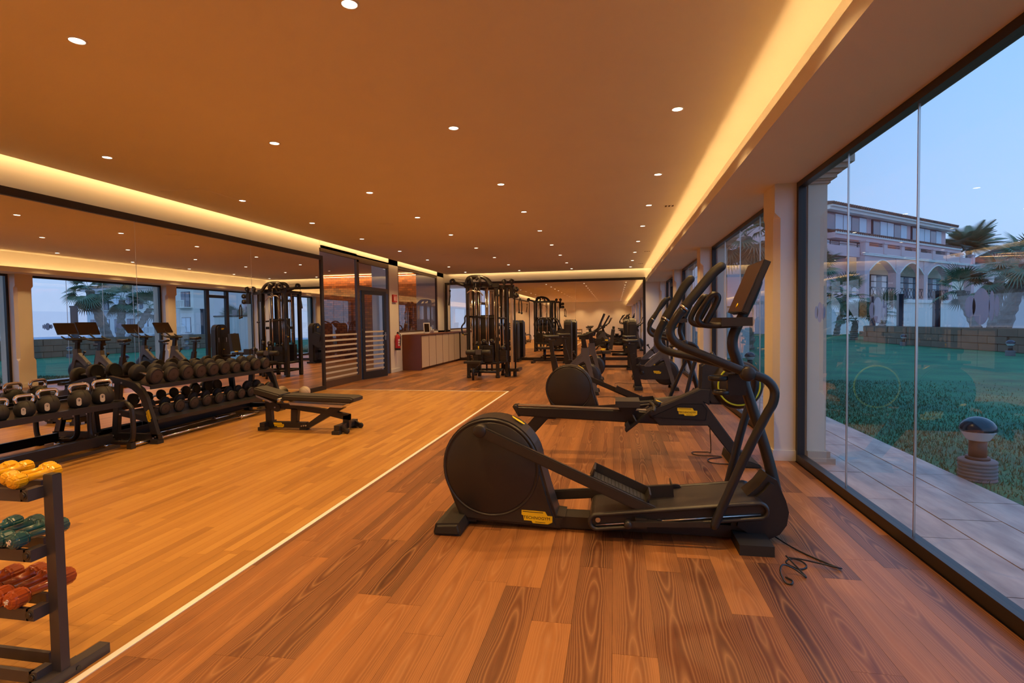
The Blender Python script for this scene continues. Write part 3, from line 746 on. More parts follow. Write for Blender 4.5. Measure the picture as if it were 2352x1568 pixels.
def rower():
    t = thing('rowing_machine', 'black rowing machine with lime ring on its fan housing', 'rower', (0, 5.5, 0))
    part('beam', t, SATIN, prism([(-1.03, 0.505), (-0.975, 0.405), (0.12, 0.360), (0.56, 0.346), (0.56, 0.47), (0.02, 0.485)], -0.055, 0.055, 'y', 0.012, 3))
    part('rail_cover', t, STEEL, prism([(-1.015, 0.508), (0.30, 0.476), (0.30, 0.484), (-1.012, 0.520)], -0.042, 0.042, 'y', 0.003))
    part('beam_cap', t, BLACK, prism([(-1.045, 0.50), (-0.985, 0.40), (-0.96, 0.402), (-0.99, 0.523), (-1.03, 0.522)], -0.06, 0.06, 'y', 0.012, 3))
    part('rear_leg', t, SATIN, prism([(-0.80, 0.42), (-0.65, 0.41), (-1.0, 0.03), (-1.15, 0.03)], -0.05, 0.05, 'y', 0.01))
    part('rear_foot', t, RUBBER, box(-1.17, -0.98, -0.24, 0.24, 0, 0.045, 0.012))
    part('body', t, BLACK, prism([(0.30, 0.478), (0.56, 0.588), (0.81, 0.706), (0.90, 0.70), (0.89, 0.545), (0.85, 0.566), (1.16, 0.13), (1.24, 0.05), (1.10, 0.05), (0.875, 0.348), (0.42, 0.342)], -0.075, 0.075, 'y', 0.012, 3))
    part('body_panel', t, SATIN, prism([(0.33, 0.42), (0.85, 0.40), (0.87, 0.50), (0.82, 0.56), (0.62, 0.56)], -0.080, -0.074, 'y', 0.003))
    part('front_foot', t, RUBBER, prism([(1.06, 0.0), (1.08, 0.075), (1.22, 0.06), (1.30, 0.03), (1.32, 0.0)], -0.27, 0.27, 'y', 0.012))
    C = (1.146, 0.745)
    part('fan_housing', t, BLACK, lathe([(0, -0.15), (0.13, -0.15), (0.215, -0.10), (0.235, -0.05), (0.235, 0.06), (0.21, 0.11), (0.12, 0.145), (0, 0.145)], (C[0], 0, C[1]), (0, 1, 0), 56))
    part('housing_neck', t, BLACK, prism([(0.80, 0.70), (0.81, 0.93), (0.86, 0.97), (1.06, 0.95), (1.10, 0.55), (0.90, 0.55), (0.86, 0.62)], -0.05, 0.06, 'y', 0.02, 3))
    part('fan_ring', t, LIME, ring((C[0], -0.122, C[1]), (0, 1, 0), 0.186, 0.0085, 64, 8, sx=0.6))
    part('fan_disc', t, SATIN, lathe([(0, 0.162), (0.05, 0.160), (0.06, 0.152), (0.12, 0.150), (0.174, 0.128)], (C[0], 0, C[1]), (0, -1, 0), 48))
    part('seat', t, VINYL, box(0.0, 0.235, -0.15, 0.15, 0.525, 0.585, 0.028, 4))
    part('seat_carriage', t, SATIN, prism([(0.02, 0.525), (0.22, 0.525), (0.18, 0.455), (0.06, 0.455)], -0.07, 0.07, 'y', 0.006))
    for sd in (-1, 1):
        fp = part('foot_plate', t, SATIN, prism([(0.105, 0.285), (0.345, 0.482), (0.33, 0.502), (0.09, 0.305)], sd * 0.12 - 0.055, sd * 0.12 + 0.055, 'y', 0.006))
        part('foot_strap', fp, RUBBER, tube([(0.20, sd * 0.12 - 0.06, 0.395), (0.175, sd * 0.12 - 0.03, 0.44), (0.175, sd * 0.12 + 0.03, 0.44), (0.20, sd * 0.12 + 0.06, 0.395)], 0.012, 8, 3, sx=0.3))
        part('heel_cup', fp, RUBBER, prism([(0.10, 0.30), (0.145, 0.335), (0.12, 0.385), (0.09, 0.36)], sd * 0.12 - 0.05, sd * 0.12 + 0.05, 'y', 0.005))
    part('pull_handle', t, RUBBER, tube([(0.36, -0.24, 0.515), (0.375, -0.1, 0.52), (0.375, 0.1, 0.52), (0.36, 0.24, 0.515)], 0.016, 12, 3, roundend=3))
    part('handle_hook', t, STEEL, cyl((0.375, -0.03, 0.52), (0.42, -0.03, 0.535), 0.018, 12))
    part('resistance_knob', t, SATIN, cyl((0.40, -0.045, 0.535), (0.415, -0.045, 0.575), 0.032, 20, bev=0.004))
    part('knob_cap', t, YELLOW, cyl((0.415, -0.045, 0.575), (0.417, -0.045, 0.580), 0.027, 20))
    part('screen_arm', t, SATIN, tube([(0.98, 0.02, 0.95), (0.92, 0.02, 1.05)], 0.02, 10))
    badge(t, 0.185, (0.683, -0.0815, 0.482), (pi / 2, rad(1), 0))
    return t
rower()

def bike(label, loc, rz=0.0, dz=0.0, tilt=0.0):
    t = thing('exercise_bike', label, 'exercise bike', loc, rz, 'indoor cycles with screens')
    part('rear_post', t, SATIN, prism([(-0.33, 0.04), (-0.19, 0.04), (-0.335, 0.71), (-0.435, 0.71)], -0.045, 0.045, 'y', 0.006))
    part('seat_post', t, SATIN, prism([(-0.42, 0.69), (-0.35, 0.69), (-0.385, 0.87 + dz), (-0.455, 0.87 + dz)], -0.03, 0.03, 'y', 0.004))
    part('seat_slider', t, SATIN, box(-0.55, -0.33, -0.03, 0.03, 0.865 + dz, 0.895 + dz, 0.005))
    part('saddle_clamp', t, STEEL, cyl((-0.44, 0, 0.895 + dz), (-0.44, 0, 0.935 + dz), 0.018, 10))
    def sad(bm):
        prof = [(-0.57, 0.045), (-0.55, 0.085), (-0.49, 0.095), (-0.43, 0.062), (-0.36, 0.030), (-0.28, 0.022), (-0.26, 0.012)]
        rings = []
        for x, w in prof:
            lift = 0.012 if x < -0.5 else 0
            rings.append([bm.verts.new((x, w * cos(2 * pi * k / 14), 0.955 + dz + lift + 0.034 * sin(2 * pi * k / 14))) for k in range(14)])
        for a, b in zip(rings, rings[1:]):
            for k in range(14): bm.faces.new((a[k], a[(k + 1) % 14], b[(k + 1) % 14], b[k])).smooth = True
        bm.faces.new(rings[0]); bm.faces.new(rings[-1]); bmesh.ops.recalc_face_normals(bm, faces=bm.faces[:])
    part('saddle', t, VINYL, sad)
    part('drive_case', t, BLACK, prism(stadium((-0.19, 0.33), (0.28, 0.325), 0.14, 12), -0.05, 0.05, 'y', 0.01))
    part('flywheel', t, BLACK, lathe([(0, -0.035), (0.20, -0.035), (0.235, -0.02), (0.24, 0.0), (0.235, 0.02), (0.20, 0.035), (0, 0.035)], (0.27, 0, 0.325), (0, 1, 0), 48))
    part('flywheel_rim', t, SATIN, ring((0.27, 0, 0.325), (0, 1, 0), 0.238, 0.012, 48, 8))
    part('main_frame', t, GREYF, prism([(0.155, 0.86), (0.29, 0.86), (0.30, 0.72), (0.46, 0.05), (0.385, 0.05), (0.235, 0.56), (0.20, 0.60), (0.15, 0.58), (-0.02, 0.44), (-0.16, 0.44), (-0.12, 0.50), (0.15, 0.76)], -0.055, 0.055, 'y', 0.008))
    part('head_post', t, SATIN, prism([(0.175, 0.84), (0.275, 0.84), (0.235, 1.06), (0.155, 1.06)], -0.035, 0.035, 'y', 0.005))
    part('head_block', t, BLACK, prism([(0.12, 1.02), (0.30, 1.02), (0.32, 1.09), (0.12, 1.10)], -0.055, 0.055, 'y', 0.01))
    part('handlebar', t, RUBBER, tube([(0.40, -0.22, 1.17), (0.33, -0.22, 1.135), (0.22, -0.22, 1.10), (0.13, -0.17, 1.095), (0.11, 0, 1.095), (0.13, 0.17, 1.095), (0.22, 0.22, 1.10), (0.33, 0.22, 1.135), (0.40, 0.22, 1.17)], 0.018, 10, 4, roundend=3))
    part('arm_rest', t, RUBBER, box(0.20, 0.40, -0.11, -0.05, 1.105, 1.135, 0.012), box(0.20, 0.40, 0.05, 0.11, 1.105, 1.135, 0.012))
    part('screen_arm', t, SATIN, tube([(0.26, 0, 1.08), (0.38, 0, 1.16), (0.49, 0, 1.24), (0.53, 0, 1.32)], 0.018, 10, 3))
    A, B = Vector((0.465, 1.225)), Vector((0.585 + tilt, 1.505 - tilt * 0.5))
    d = (B - A).normalized(); n2 = Vector((d.y, -d.x))
    sc = part('console_screen', t, BLACK, prism([tuple(A), tuple(B), tuple(B + n2 * 0.03), tuple(A + n2 * 0.03)], -0.255, 0.255, 'y', 0.005))
    part('screen_glass', sc, SCREEN, prism([tuple(A + d * 0.008 - n2 * 0.001), tuple(B - d * 0.008 - n2 * 0.001), tuple(B - d * 0.008), tuple(A + d * 0.008)], -0.247, 0.247, 'y'))
    part('resistance_knob', t, BLACK, cyl((0.06, 0, 0.70), (0.02, 0, 0.77), 0.012, 10), cyl((0.02, 0, 0.77), (0.0, 0, 0.80), 0.03, 14, r2=0.026))
    for sd in (-1, 1):
        a = rad(115) if sd < 0 else rad(-65)
        pc = (-0.19 + 0.16 * cos(a), 0.33 + 0.16 * sin(a))
        cr = part('crank_arm', t, STEEL if False else SATIN, rbar((-0.19, 0.33), pc, 0.034, sd * 0.075 - 0.008, sd * 0.075 + 0.008, 0.003), cyl((-0.19, sd * 0.05, 0.33), (-0.19, sd * 0.09, 0.33), 0.036, 16, bev=0.005))
        part('pedal', cr, SATIN, box(pc[0] - 0.045, pc[0] + 0.045, min(sd * 0.085, sd * 0.175), max(sd * 0.085, sd * 0.175), pc[1] - 0.014, pc[1] + 0.014, 0.005))
        part('toe_strap', cr, RUBBER, tube([(pc[0], sd * 0.09, pc[1] + 0.01), (pc[0] + 0.02, sd * 0.11, pc[1] + 0.06), (pc[0] + 0.02, sd * 0.15, pc[1] + 0.06), (pc[0], sd * 0.17, pc[1] + 0.01)], 0.008, 6, 3, sx=0.4))
    part('rear_foot', t, SATIN, box(-0.34, -0.19, -0.26, 0.26, 0.01, 0.06, 0.012))
    part('front_foot', t, SATIN, box(0.37, 0.47, -0.26, 0.26, 0.01, 0.06, 0.012))
    for sx in (-0.27, 0.42):
        for sd in (-1, 1): part('foot_pad', t, RUBBER, prism([(sx - 0.085, 0), (sx + 0.075, 0), (sx + 0.06, 0.06), (sx + 0.0, 0.075), (sx - 0.075, 0.06)], sd * 0.26 - 0.05, sd * 0.26 + 0.05, 'y', 0.008))
    badge(t, 0.145, (0.10, -0.0515, 0.335), lettering=True)
    for sd in (-1, 1):
        tx = text('frame_lettering', t, 'TECHNOGYM', 0.062, (0.035, sd * 0.0556, 0.585), (pi / 2, rad(-41) * (1 if sd < 0 else -1), 0 if sd < 0 else pi), MATS['graphite_lettering'])
    return t
mat('graphite_lettering', (0.06, 0.06, 0.07), 0.5)
bike('grey framed exercise bike just behind the second elliptical, nearest the long mirror', (-0.785, 10.3, 0), 0, 0.12)
bike('grey framed exercise bike farther back on the mirror side', (-0.745, 12.45, 0), 0, 0.10, 0.03)
bike('grey framed exercise bike with yellow badge nearest the window', (0.72, 11.05, 0), 0, 0.0)
bike('grey framed exercise bike farther back on the window side', (0.745, 13.0, 0), 0, 0.02, 0.09)
bike('exercise bike at the picture\'s right edge, only its saddle in view', (0.905, 0.72, 0), rad(-92), 0.125)

# ================================================================ free weights
def dumbbell_rack():
    t = thing('dumbbell_rack', 'two-tier black dumbbell rack against the long mirror', 'rack', (0, 0, 0))
    for y in (5.44, 7.86):
        ef = part('end_frame', t, SATIN,
            prism([(-5.965, 0.785), (-5.94, 0.80), (-5.72, 0.755), (-5.58, 0.715), (-5.49, 0.65), (-5.43, 0.55), (-5.385, 0.40), (-5.28, 0.06), (-5.37, 0.06), (-5.46, 0.37), (-5.50, 0.50), (-5.55, 0.585), (-5.63, 0.645), (-5.75, 0.69), (-5.965, 0.725)], y - 0.03, y + 0.03, 'y', 0.005),
            prism([(-5.87, 0.72), (-5.79, 0.70), (-5.86, 0.05), (-5.94, 0.05)], y - 0.028, y + 0.028, 'y', 0.005),
            box(-5.96, -5.28, y - 0.03, y + 0.03, 0.045, 0.115, 0.005), prism([(-5.87, 0.40), (-5.87, 0.33), (-5.42, 0.255), (-5.42, 0.325)], y - 0.025, y + 0.025, 'y', 0.004))
        for x in (-5.93, -5.33): part('rubber_foot', ef, RUBBER, box(x - 0.05, x + 0.05, y - 0.045, y + 0.045, 0, 0.05, 0.006))
        for x, z in ((-5.93, 0.76), (-5.76, 0.72), (-5.80, 0.345), (-5.60, 0.315), (-5.94, 0.07), (-5.35, 0.07), (-5.32, 0.085), (-5.91, 0.085)):
            part('bolt', ef, STEEL, cyl((x, y - 0.036, z), (x, y - 0.03, z), 0.010, 10))
    for (xb, zb, xf_, zf) in ((-5.90, 0.745, -5.42, 0.665), (-5.86, 0.345, -5.34, 0.262)):
        d = Vector((xf_ - xb, zf - zb)).normalized(); n = Vector((-d.y, d.x)) * 0.012
        part('shelf', t, SATIN, prism([(xb, zb), (xf_, zf), (xf_ + n.x, zf + n.y), (xb + n.x, zb + n.y)], 5.47, 7.83, 'y', 0.002),
             prism([(xf_ - 0.012, zf - 0.03), (xf_ + 0.004, zf - 0.03), (xf_ + 0.004, zf + 0.016), (xf_ - 0.012, zf + 0.016)], 5.47, 7.83, 'y', 0.002),
             prism([(xb - 0.004, zb - 0.03), (xb + 0.012, zb - 0.03), (xb + 0.012, zb + 0.016), (xb - 0.004, zb + 0.016)], 5.47, 7.83, 'y', 0.002))
    part('bottom_rail', t, SATIN, box(-5.93, -5.87, 5.47, 7.83, 0.05, 0.13, 0.005))
    badge(t, 0.14, (-5.402, 5.4085, 0.33), (pi / 2, rad(74), 0))
dumbbell_rack()
HEADF = mat('brown_grey_head_plate', (0.055, 0.040, 0.036), 0.55, var=0.05)
HEADT = mat('dark_head_print', (0.02, 0.015, 0.014), 0.6)
_db = {}
def db_mesh(r, hl):
    k = (round(r, 3), round(hl, 3))
    if k not in _db:
        L = 0.125 + hl           # head centre distance from middle
        hd = []
        for s in (-1, 1):
            hd.append(lathe([(0, -hl / 2), (r * 0.86, -hl / 2), (r, -hl / 2 + 0.012), (r, hl / 2 - 0.012), (r * 0.93, hl / 2), (r * 0.80, hl / 2 - 0.003), (0, hl / 2 - 0.003)], (s * (0.085 + hl / 2), 0, 0), (s, 0, 0), 32))
        mh = [mesh('head', [h]) for h in hd]
        for m in mh: m.materials.append(RUBBER)
        mb = mesh('handle', [lathe([(0.013, -0.09), (0.014, -0.05), (0.017, 0.0), (0.014, 0.05), (0.013, 0.09)], (0, 0, 0), (1, 0, 0), 16)]); mb.materials.append(STEEL)
        mp = mesh('end_plate', [lathe([(0, 0), (r * 0.76, 0), (r * 0.76, 0.003), (r * 0.72, 0.004), (0, 0.003)], (0.085 + hl - 0.004, 0, 0), (1, 0, 0), 32)]); mp.materials.append(HEADF)
        _db[k] = (mh, mb, mp, 0.085 + hl)
    return _db[k]
ORD = ['first', 'second', 'third', 'fourth', 'fifth', 'sixth', 'seventh', 'eighth', 'ninth', 'last']
def dumbbell(x, y, z, tilt, r, hl, num, label, group):
    t = thing('dumbbell', label, 'dumbbell', (x, y, z), 0, group)
    t.rotation_euler = (random.uniform(-0.3, 0.3), tilt, 0)
    mh, mb, mp, e = db_mesh(r, hl)
    for m, nm in ((mh[0], 'head'), (mh[1], 'head'), (mb, 'handle'), (mp, 'end_plate')):
        o = bpy.data.objects.new(nm, m); COL.objects.link(o); o.parent = t
    text('weight_number', t, num, r * 0.42, (e + 0.0005, 0, 0), (pi / 2, 0, pi / 2), HEADT, 0.0006)
TOPY = [5.60, 5.85, 6.09, 6.32, 6.55, 6.78, 7.01, 7.24, 7.47, 7.69]
TOPR = [0.100, 0.097, 0.097, 0.094, 0.094, 0.096, 0.082, 0.082, 0.092, 0.090]
for i, (y, r) in enumerate(zip(TOPY, TOPR)):
    zc = 0.705 + r
    dumbbell(-5.625 + r * 0.17, y, zc, rad(9.5), r, 0.075, ['22', '22', '20', '20', '18', '18', '14', '14', '16', '16'][i],
             'round-headed dumbbell, %s from the viewer on the upper rack shelf' % ORD[i], 'dumbbells on the upper shelf')
BOTY = [5.70, 5.93, 6.17, 6.40, 6.63, 6.86, 7.09, 7.30, 7.52, 7.73]
BOTR = [0.078, 0.078, 0.078, 0.077, 0.076, 0.076, 0.075, 0.072, 0.092, 0.090]
for i, (y, r) in enumerate(zip(BOTY, BOTR)):
    zc = 0.312 + r
    dumbbell(-5.58 + r * 0.17, y, zc, rad(9), r, 0.042 if i < 8 else 0.06, ['4', '4', '6', '6', '8', '8', '10', '10', '12', '12'][i],
             'small round dumbbell, %s from the viewer on the lower rack shelf' % ORD[i], 'dumbbells on the lower shelf')
def barbell(label, x, y0, y1, z):
    t = thing('barbell', label, 'barbell', (x, y0, z), 0, 'chrome barbells on the floor')
    L = y1 - y0
    part('bar', t, CHROME, cyl((0, 0.40, 0), (0, L - 0.40, 0), 0.0145, 14))
    for a, b in ((0.0, 0.40), (L - 0.40, L)):
        part('sleeve', t, CHROME, cyl((0, a, 0), (0, b, 0), 0.024, 18, bev=0.002))
    for c in (0.40, L - 0.40): part('collar', t, CHROME, cyl((0, c - 0.018, 0), (0, c + 0.018, 0), 0.036, 20, bev=0.004))
barbell('chrome barbell on the floor along the front of the dumbbell rack', -5.43, 5.20, 7.42, 0.036)
barbell('chrome barbell on the floor under the dumbbell rack', -5.70, 5.10, 7.24, 0.036)

# kettlebells
def kb_rack():
    t = thing('kettlebell_rack', 'low black tubular rack holding kettlebells', 'rack', (0, 0, 0))
    for y in (5.16, 3.05):
        lp = part('end_loop', t, SATIN, tube([(-5.60, y, 0.528), (-5.47, y, 0.528), (-5.39, y, 0.48), (-5.365, y, 0.40), (-5.365, y, 0.17), (-5.40, y, 0.09), (-5.47, y, 0.068), (-5.80, y, 0.075), (-5.90, y, 0.10), (-5.945, y, 0.18), (-5.945, y, 0.40), (-5.935, y, 0.54), (-5.90, y, 0.575)], 0.027, 14, 4, caps=True))
        for x in (-5.40, -5.90): part('rubber_foot', lp, RUBBER, box(x - 0.03, x + 0.03, y - 0.03, y + 0.03, 0, 0.07, 0.006))
    part('front_rail', t, SATIN, box(-5.475, -5.44, 2.95, 5.18, 0.485, 0.545, 0.005))
    part('rear_rail', t, SATIN, box(-5.90, -5.865, 2.95, 5.18, 0.545, 0.605, 0.005))
    part('shelf', t, SATIN, prism([(-5.88, 0.570), (-5.45, 0.505), (-5.45, 0.517), (-5.88, 0.582)], 2.97, 5.16, 'y', 0.002))
    part('low_beam', t, SATIN, box(-5.68, -5.64, 3.0, 5.16, 0.06, 0.16, 0.005))
    part('floor_bar', t, SATIN, box(-5.40, -5.375, 3.0, 5.0, 0.055, 0.085, 0.004))
kb_rack()
TAG = mat('pale_number_tag', (0.62, 0.56, 0.52), 0.5)
def kettlebell(label, x, y, z, R, num, rz=0.0):
    t = thing('kettlebell', label, 'kettlebell', (x, y, z), rz, 'kettlebells on the low rack')
    part('bell', t, RUBBER, lathe([(0, 0.0), (R * 0.62, 0.0), (R * 0.88, R * 0.28), (R, R * 0.75), (R * 0.97, R * 1.1), (R * 0.80, R * 1.5), (R * 0.5, R * 1.75), (0.0, R * 1.82)], (0, 0, 0), (0, 0, 1), 32),
         *[cyl((0, s * R * 0.62, R * 1.45), (0, s * R * 0.86, R * 1.68), R * 0.20, 14, r2=R * 0.16) for s in (-1, 1)])
    part('belt_seam', t, INK, ring((0, 0, R * 0.95), (0, 1, 0), R * 0.97, 0.0012, 40, 6))
    h = R * 1.55
    part('handle', t, CHROME, tube([(0, -R * 0.80, R * 1.60), (0, -R * 0.88, R * 1.9), (0, -R * 0.86, R * 2.15), (0, -R * 0.70, R * 2.33), (0, -R * 0.4, R * 2.38), (0, R * 0.4, R * 2.38), (0, R * 0.70, R * 2.33), (0, R * 0.86, R * 2.15), (0, R * 0.88, R * 1.9), (0, R * 0.80, R * 1.60)], 0.0165, 14, 4))
    a = rad(-35)
    c = Vector((R * 0.985 * cos(a), R * 0.985 * sin(a), R * 0.62))
    tg = part('number_tag', t, TAG, prism(stadium((0, -R * 0.12), (0, R * 0.30), R * 0.20, 8), -0.004, 0.002, 'z'))
    tg.location = c; tg.rotation_euler = (rad(86), 0, a + pi / 2)
    text('weight_number', tg, num, R * 0.30, (0, R * 0.26, 0.0026), (0, 0, 0), INK, 0.0004)
for y, R, num, lab in ((5.02, 0.108, '20', 'black kettlebell marked 20 at the rack end by the dumbbells'), (4.755, 0.104, '16', 'black kettlebell marked 16 beside the one marked 20'), (4.43, 0.097, '12', 'black kettlebell marked 12 in the middle of the low rack'),
                       (4.21, 0.085, '8', 'black kettlebell marked 8, smallest one fully in view'), (3.98, 0.082, '6', 'black kettlebell cut off by the picture\'s left edge')):
    kettlebell(lab, -5.60, y, 0.532, R, num, rad(-8))

def bench():
    t = thing('weight_bench', 'black adjustable weight bench standing on the pale floor', 'bench', (0, 6.42, 0))
    def pad(pts, w): return prism(pts, -w, w, 'y', 0.018, 3)
    part('back_pad', t, VINYL, pad([(-4.66, 0.475), (-4.675, 0.545), (-4.65, 0.565), (-4.29, 0.475), (-4.285, 0.44), (-4.31, 0.395)], 0.135))
    part('seat_pad', t, VINYL, pad([(-4.25, 0.40), (-4.255, 0.46), (-4.23, 0.472), (-3.30, 0.452), (-3.25, 0.435), (-3.25, 0.395), (-3.30, 0.372)], 0.145))
    part('back_rail', t, STEEL, prism([(-4.65, 0.468), (-4.64, 0.44), (-4.44, 0.365), (-4.40, 0.375)], -0.11, 0.11, 'y', 0.003))
    part('seat_rail', t, STEEL, prism([(-4.18, 0.372), (-4.15, 0.338), (-3.43, 0.312), (-3.40, 0.345)], -0.11, 0.11, 'y', 0.003))
    part('main_beam', t, SATIN, prism([(-4.56, 0.36), (-4.20, 0.335), (-3.75, 0.285), (-3.37, 0.215), (-3.37, 0.14), (-3.46, 0.15), (-3.75, 0.215), (-4.20, 0.27), (-4.56, 0.28)], -0.035, 0.035, 'y', 0.005))
    part('rear_post', t, SATIN, prism([(-4.565, 0.36), (-4.49, 0.36), (-4.47, 0.03), (-4.565, 0.03)], -0.035, 0.035, 'y', 0.005))
    part('hinge_plate', t, SATIN, prism(stadium((-4.50, 0.33), (-4.38, 0.285), 0.05, 8), -0.05, 0.05, 'y', 0.004))
    part('mid_post', t, SATIN, prism([(-4.19, 0.29), (-4.09, 0.28), (-4.11, 0.08), (-4.20, 0.08)], -0.035, 0.035, 'y', 0.005))
    part('lower_beam', t, SATIN, box(-4.52, -3.98, -0.036, 0.036, 0.025, 0.10, 0.005))
    part('strut', t, SATIN, prism([(-4.04, 0.03), (-3.95, 0.02), (-3.43, 0.30), (-3.60, 0.325)], -0.042, 0.042, 'y', 0.005))
    part('front_post', t, SATIN, prism([(-3.455, 0.20), (-3.37, 0.215), (-3.37, 0.04), (-3.455, 0.04)], -0.035, 0.035, 'y', 0.005))
    part('front_foot', t, SATIN, box(-3.46, -3.39, -0.25, 0.25, 0.035, 0.11, 0.005))
    part('rear_foot', t, SATIN, box(-4.585, -4.515, -0.13, 0.13, 0.035, 0.10, 0.005))
    for x, y in ((-3.43, -0.235), (-3.43, 0.235), (-4.55, -0.11), (-4.55, 0.11), (-4.02, -0.0)): part('rubber_foot', t, RUBBER, box(x - 0.05, x + 0.05, y - 0.04, y + 0.04, 0, 0.045, 0.006))
    for y in (-0.19, 0.19):
        part('wheel_bracket', t, SATIN, prism([(-3.39, 0.10), (-3.39, 0.02), (-3.33, 0.02), (-3.31, 0.05)], y - 0.02, y + 0.02, 'y', 0.003))
        part('wheel', t, RUBBER, cyl((-3.32, y - 0.018, 0.035), (-3.32, y + 0.018, 0.035), 0.035, 20, bev=0.006))
    part('adjust_roller', t, STEEL, cyl((-4.285, -0.155, 0.405), (-4.285, 0.155, 0.405), 0.026, 18, bev=0.004))
    part('lift_handle', t, SATIN, tube([(-4.54, -0.05, 0.27), (-4.66, -0.06, 0.28), (-4.66, 0.06, 0.28), (-4.54, 0.05, 0.27)], 0.010, 8, 2))
    for x, z in ((-4.41, 0.295), (-4.03, 0.055), (-4.0, 0.06), (-3.97, 0.062)): part('bolt', t, STEEL, cyl((x, -0.058, z), (x, -0.035, z), 0.009, 10))
    part('pop_pin', t, YELLOW, cyl((-4.57, -0.06, 0.385), (-4.57, -0.03, 0.385), 0.012, 10))
    badge(t, 0.15, (-4.37, -0.0365, 0.062))
bench()
o = part('medicine_ball', None, mat('cream_leather', (0.62, 0.52, 0.42), 0.6, var=0.04), ellipsoid((-5.80, 9.30, 0.105), 0.105, 0.105, 0.105, 28, 16)); tagv(o, 'pale medicine ball on the floor at the end of the mirror', 'ball')
part('seam', o, INK, ring((-5.80, 9.30, 0.105), (0.6, -0.6, 0.5), 0.1052, 0.0012, 40, 6), ring((-5.80, 9.30, 0.105), (0.3, 0.8, 0.5), 0.1052, 0.0012, 40, 6))
o = part('floor_step', None, RUBBER, prism([(-5.55, 8.35), (-5.15, 8.35), (-5.12, 8.75), (-5.35, 8.83), (-5.58, 8.75)], 0.06, 0.14, 'z', 0.02, 3), box(-5.52, -5.18, 8.40, 8.70, 0.0, 0.06, 0.01)); tagv(o, 'low black exercise step on the floor behind the bench', 'step')

# ---------------------------------------------------------------- small dumbbell tree at the left edge
TREE = mat('grey_enamel', (0.050, 0.044, 0.050), 0.36, var=0.06)
def tree():
    t = thing('dumbbell_tree', 'grey metal rack holding small vinyl dumbbells at the left edge', 'rack', (0, 0, 0))
    X, Y = -2.145, 1.70
    part('post', t, TREE, box(X - 0.022, X + 0.022, Y - 0.018, Y + 0.018, 0.04, 0.815, 0.003))
    part('post_cap', t, SATIN, box(X - 0.020, X + 0.020, Y - 0.016, Y + 0.016, 0.813, 0.818, 0.002))
    ft = part('foot_bar', t, TREE, box(X - 0.025, X + 0.025, 1.45, 1.885, 0.0, 0.042, 0.003), box(X - 0.027, X + 0.027, 1.60, 1.78, 0.0, 0.045, 0.002))
    for y in (1.62, 1.745): part('bolt', ft, SATIN, cyl((X + 0.026, y, 0.022), (X + 0.031, y, 0.022), 0.009, 12))
    for z in (0.775, 0.545, 0.318, 0.075):
        for y in (1.632, 1.742):
            part('rail', t, TREE, box(-2.95, X - (0.045 if y < 1.7 else 0.10), y - 0.008, y + 0.008, z - 0.045, z, 0.003))
        br = part('bracket', t, TREE, box(X - 0.055, X - 0.020, 1.624, 1.684, z - 0.045, z, 0.005))
        part('bolt', br, SATIN, cyl((X - 0.040, 1.628, z - 0.022), (X - 0.040, 1.618, z - 0.022), 0.010, 12), cyl((X - 0.040, 1.628, z - 0.022), (X - 0.040, 1.622, z - 0.022), 0.017, 16))
    part('far_post', t, TREE, box(-2.99, -2.95, Y - 0.018, Y + 0.018, 0.0, 0.815, 0.003))
    part('far_foot_bar', t, TREE, box(-2.995, -2.945, 1.45, 1.885, 0.0, 0.042, 0.003))
tree()
YV = mat('yellow_vinyl', (0.80, 0.42, 0.005), 0.25, var=0.03, coat=0.3)
TV = mat('teal_vinyl', (0.012, 0.085, 0.10), 0.25, var=0.05, coat=0.3)
OV = mat('burnt_orange_vinyl', (0.36, 0.065, 0.012), 0.25, var=0.05, coat=0.3)
PRINT = mat('white_print', (0.75, 0.72, 0.70), 0.6)
def vmesh(k, m):
    h = 0.030 * k
    def f(bm):
        prof = [(0.55 * h, -0.098 * k), (h, -0.086 * k), (h, -0.052 * k), (0.86 * h, -0.046 * k)]
        lathe([(0, -0.098 * k)] + prof, (0, 0, 0), (0, 1, 0), 8, False)(bm)
        lathe([(0, 0.098 * k)] + [(r, -y) for r, y in prof], (0, 0, 0), (0, 1, 0), 8, False)(bm)
        lathe([(0.86 * h, -0.046 * k), (0.5 * h, -0.038 * k), (0.46 * h, 0), (0.5 * h, 0.038 * k), (0.86 * h, 0.046 * k)], (0, 0, 0), (0, 1, 0), 16)(bm)
        bmesh.ops.remove_doubles(bm, verts=bm.verts[:], dist=1e-5)
    me = bpy.data.meshes.new('vinyl_dumbbell')
    bm = bmesh.new(); f(bm)
    es = [e for e in bm.edges if len(e.link_faces) == 2 and e.calc_face_angle(0) > 0.35 and not all(fc.smooth for fc in e.link_faces)]
    bmesh.ops.bevel(bm, geom=es, offset=0.005 * k, segments=2, affect='EDGES', clamp_overlap=True)
    bm.to_mesh(me); bm.free(); me.materials.append(m)
    return me
def vinyl(cname, m, k, z, xs, offs):
    me = vmesh(k, m)
    for i, (x, oy) in enumerate(zip(xs, offs)):
        o = bpy.data.objects.new('vinyl_dumbbell', me); COL.objects.link(o)
        o.location = (x, 1.705 + oy, z + 0.030 * k - 0.001); o.rotation_euler = (0, pi / 8 if True else 0, rad(random.uniform(-3, 3)))
        tagv(o, 'small %s vinyl dumbbell, %s from the rack\'s near post' % (cname, ORD[i]), 'dumbbell', cname + ' dumbbells on the small rack')
        if cname != 'yellow':
            pr = part('size_print', o, PRINT, box(-0.010, 0.010, -0.0005, 0.0005, -0.003, 0.003), box(-0.002, 0.002, -0.0005, 0.0005, -0.012, 0.012), ring((0.004, 0, 0.010), (0, 1, 0), 0.005, 0.0016, 14, 6))
            pr.location = (0, -0.0985 * k, 0)
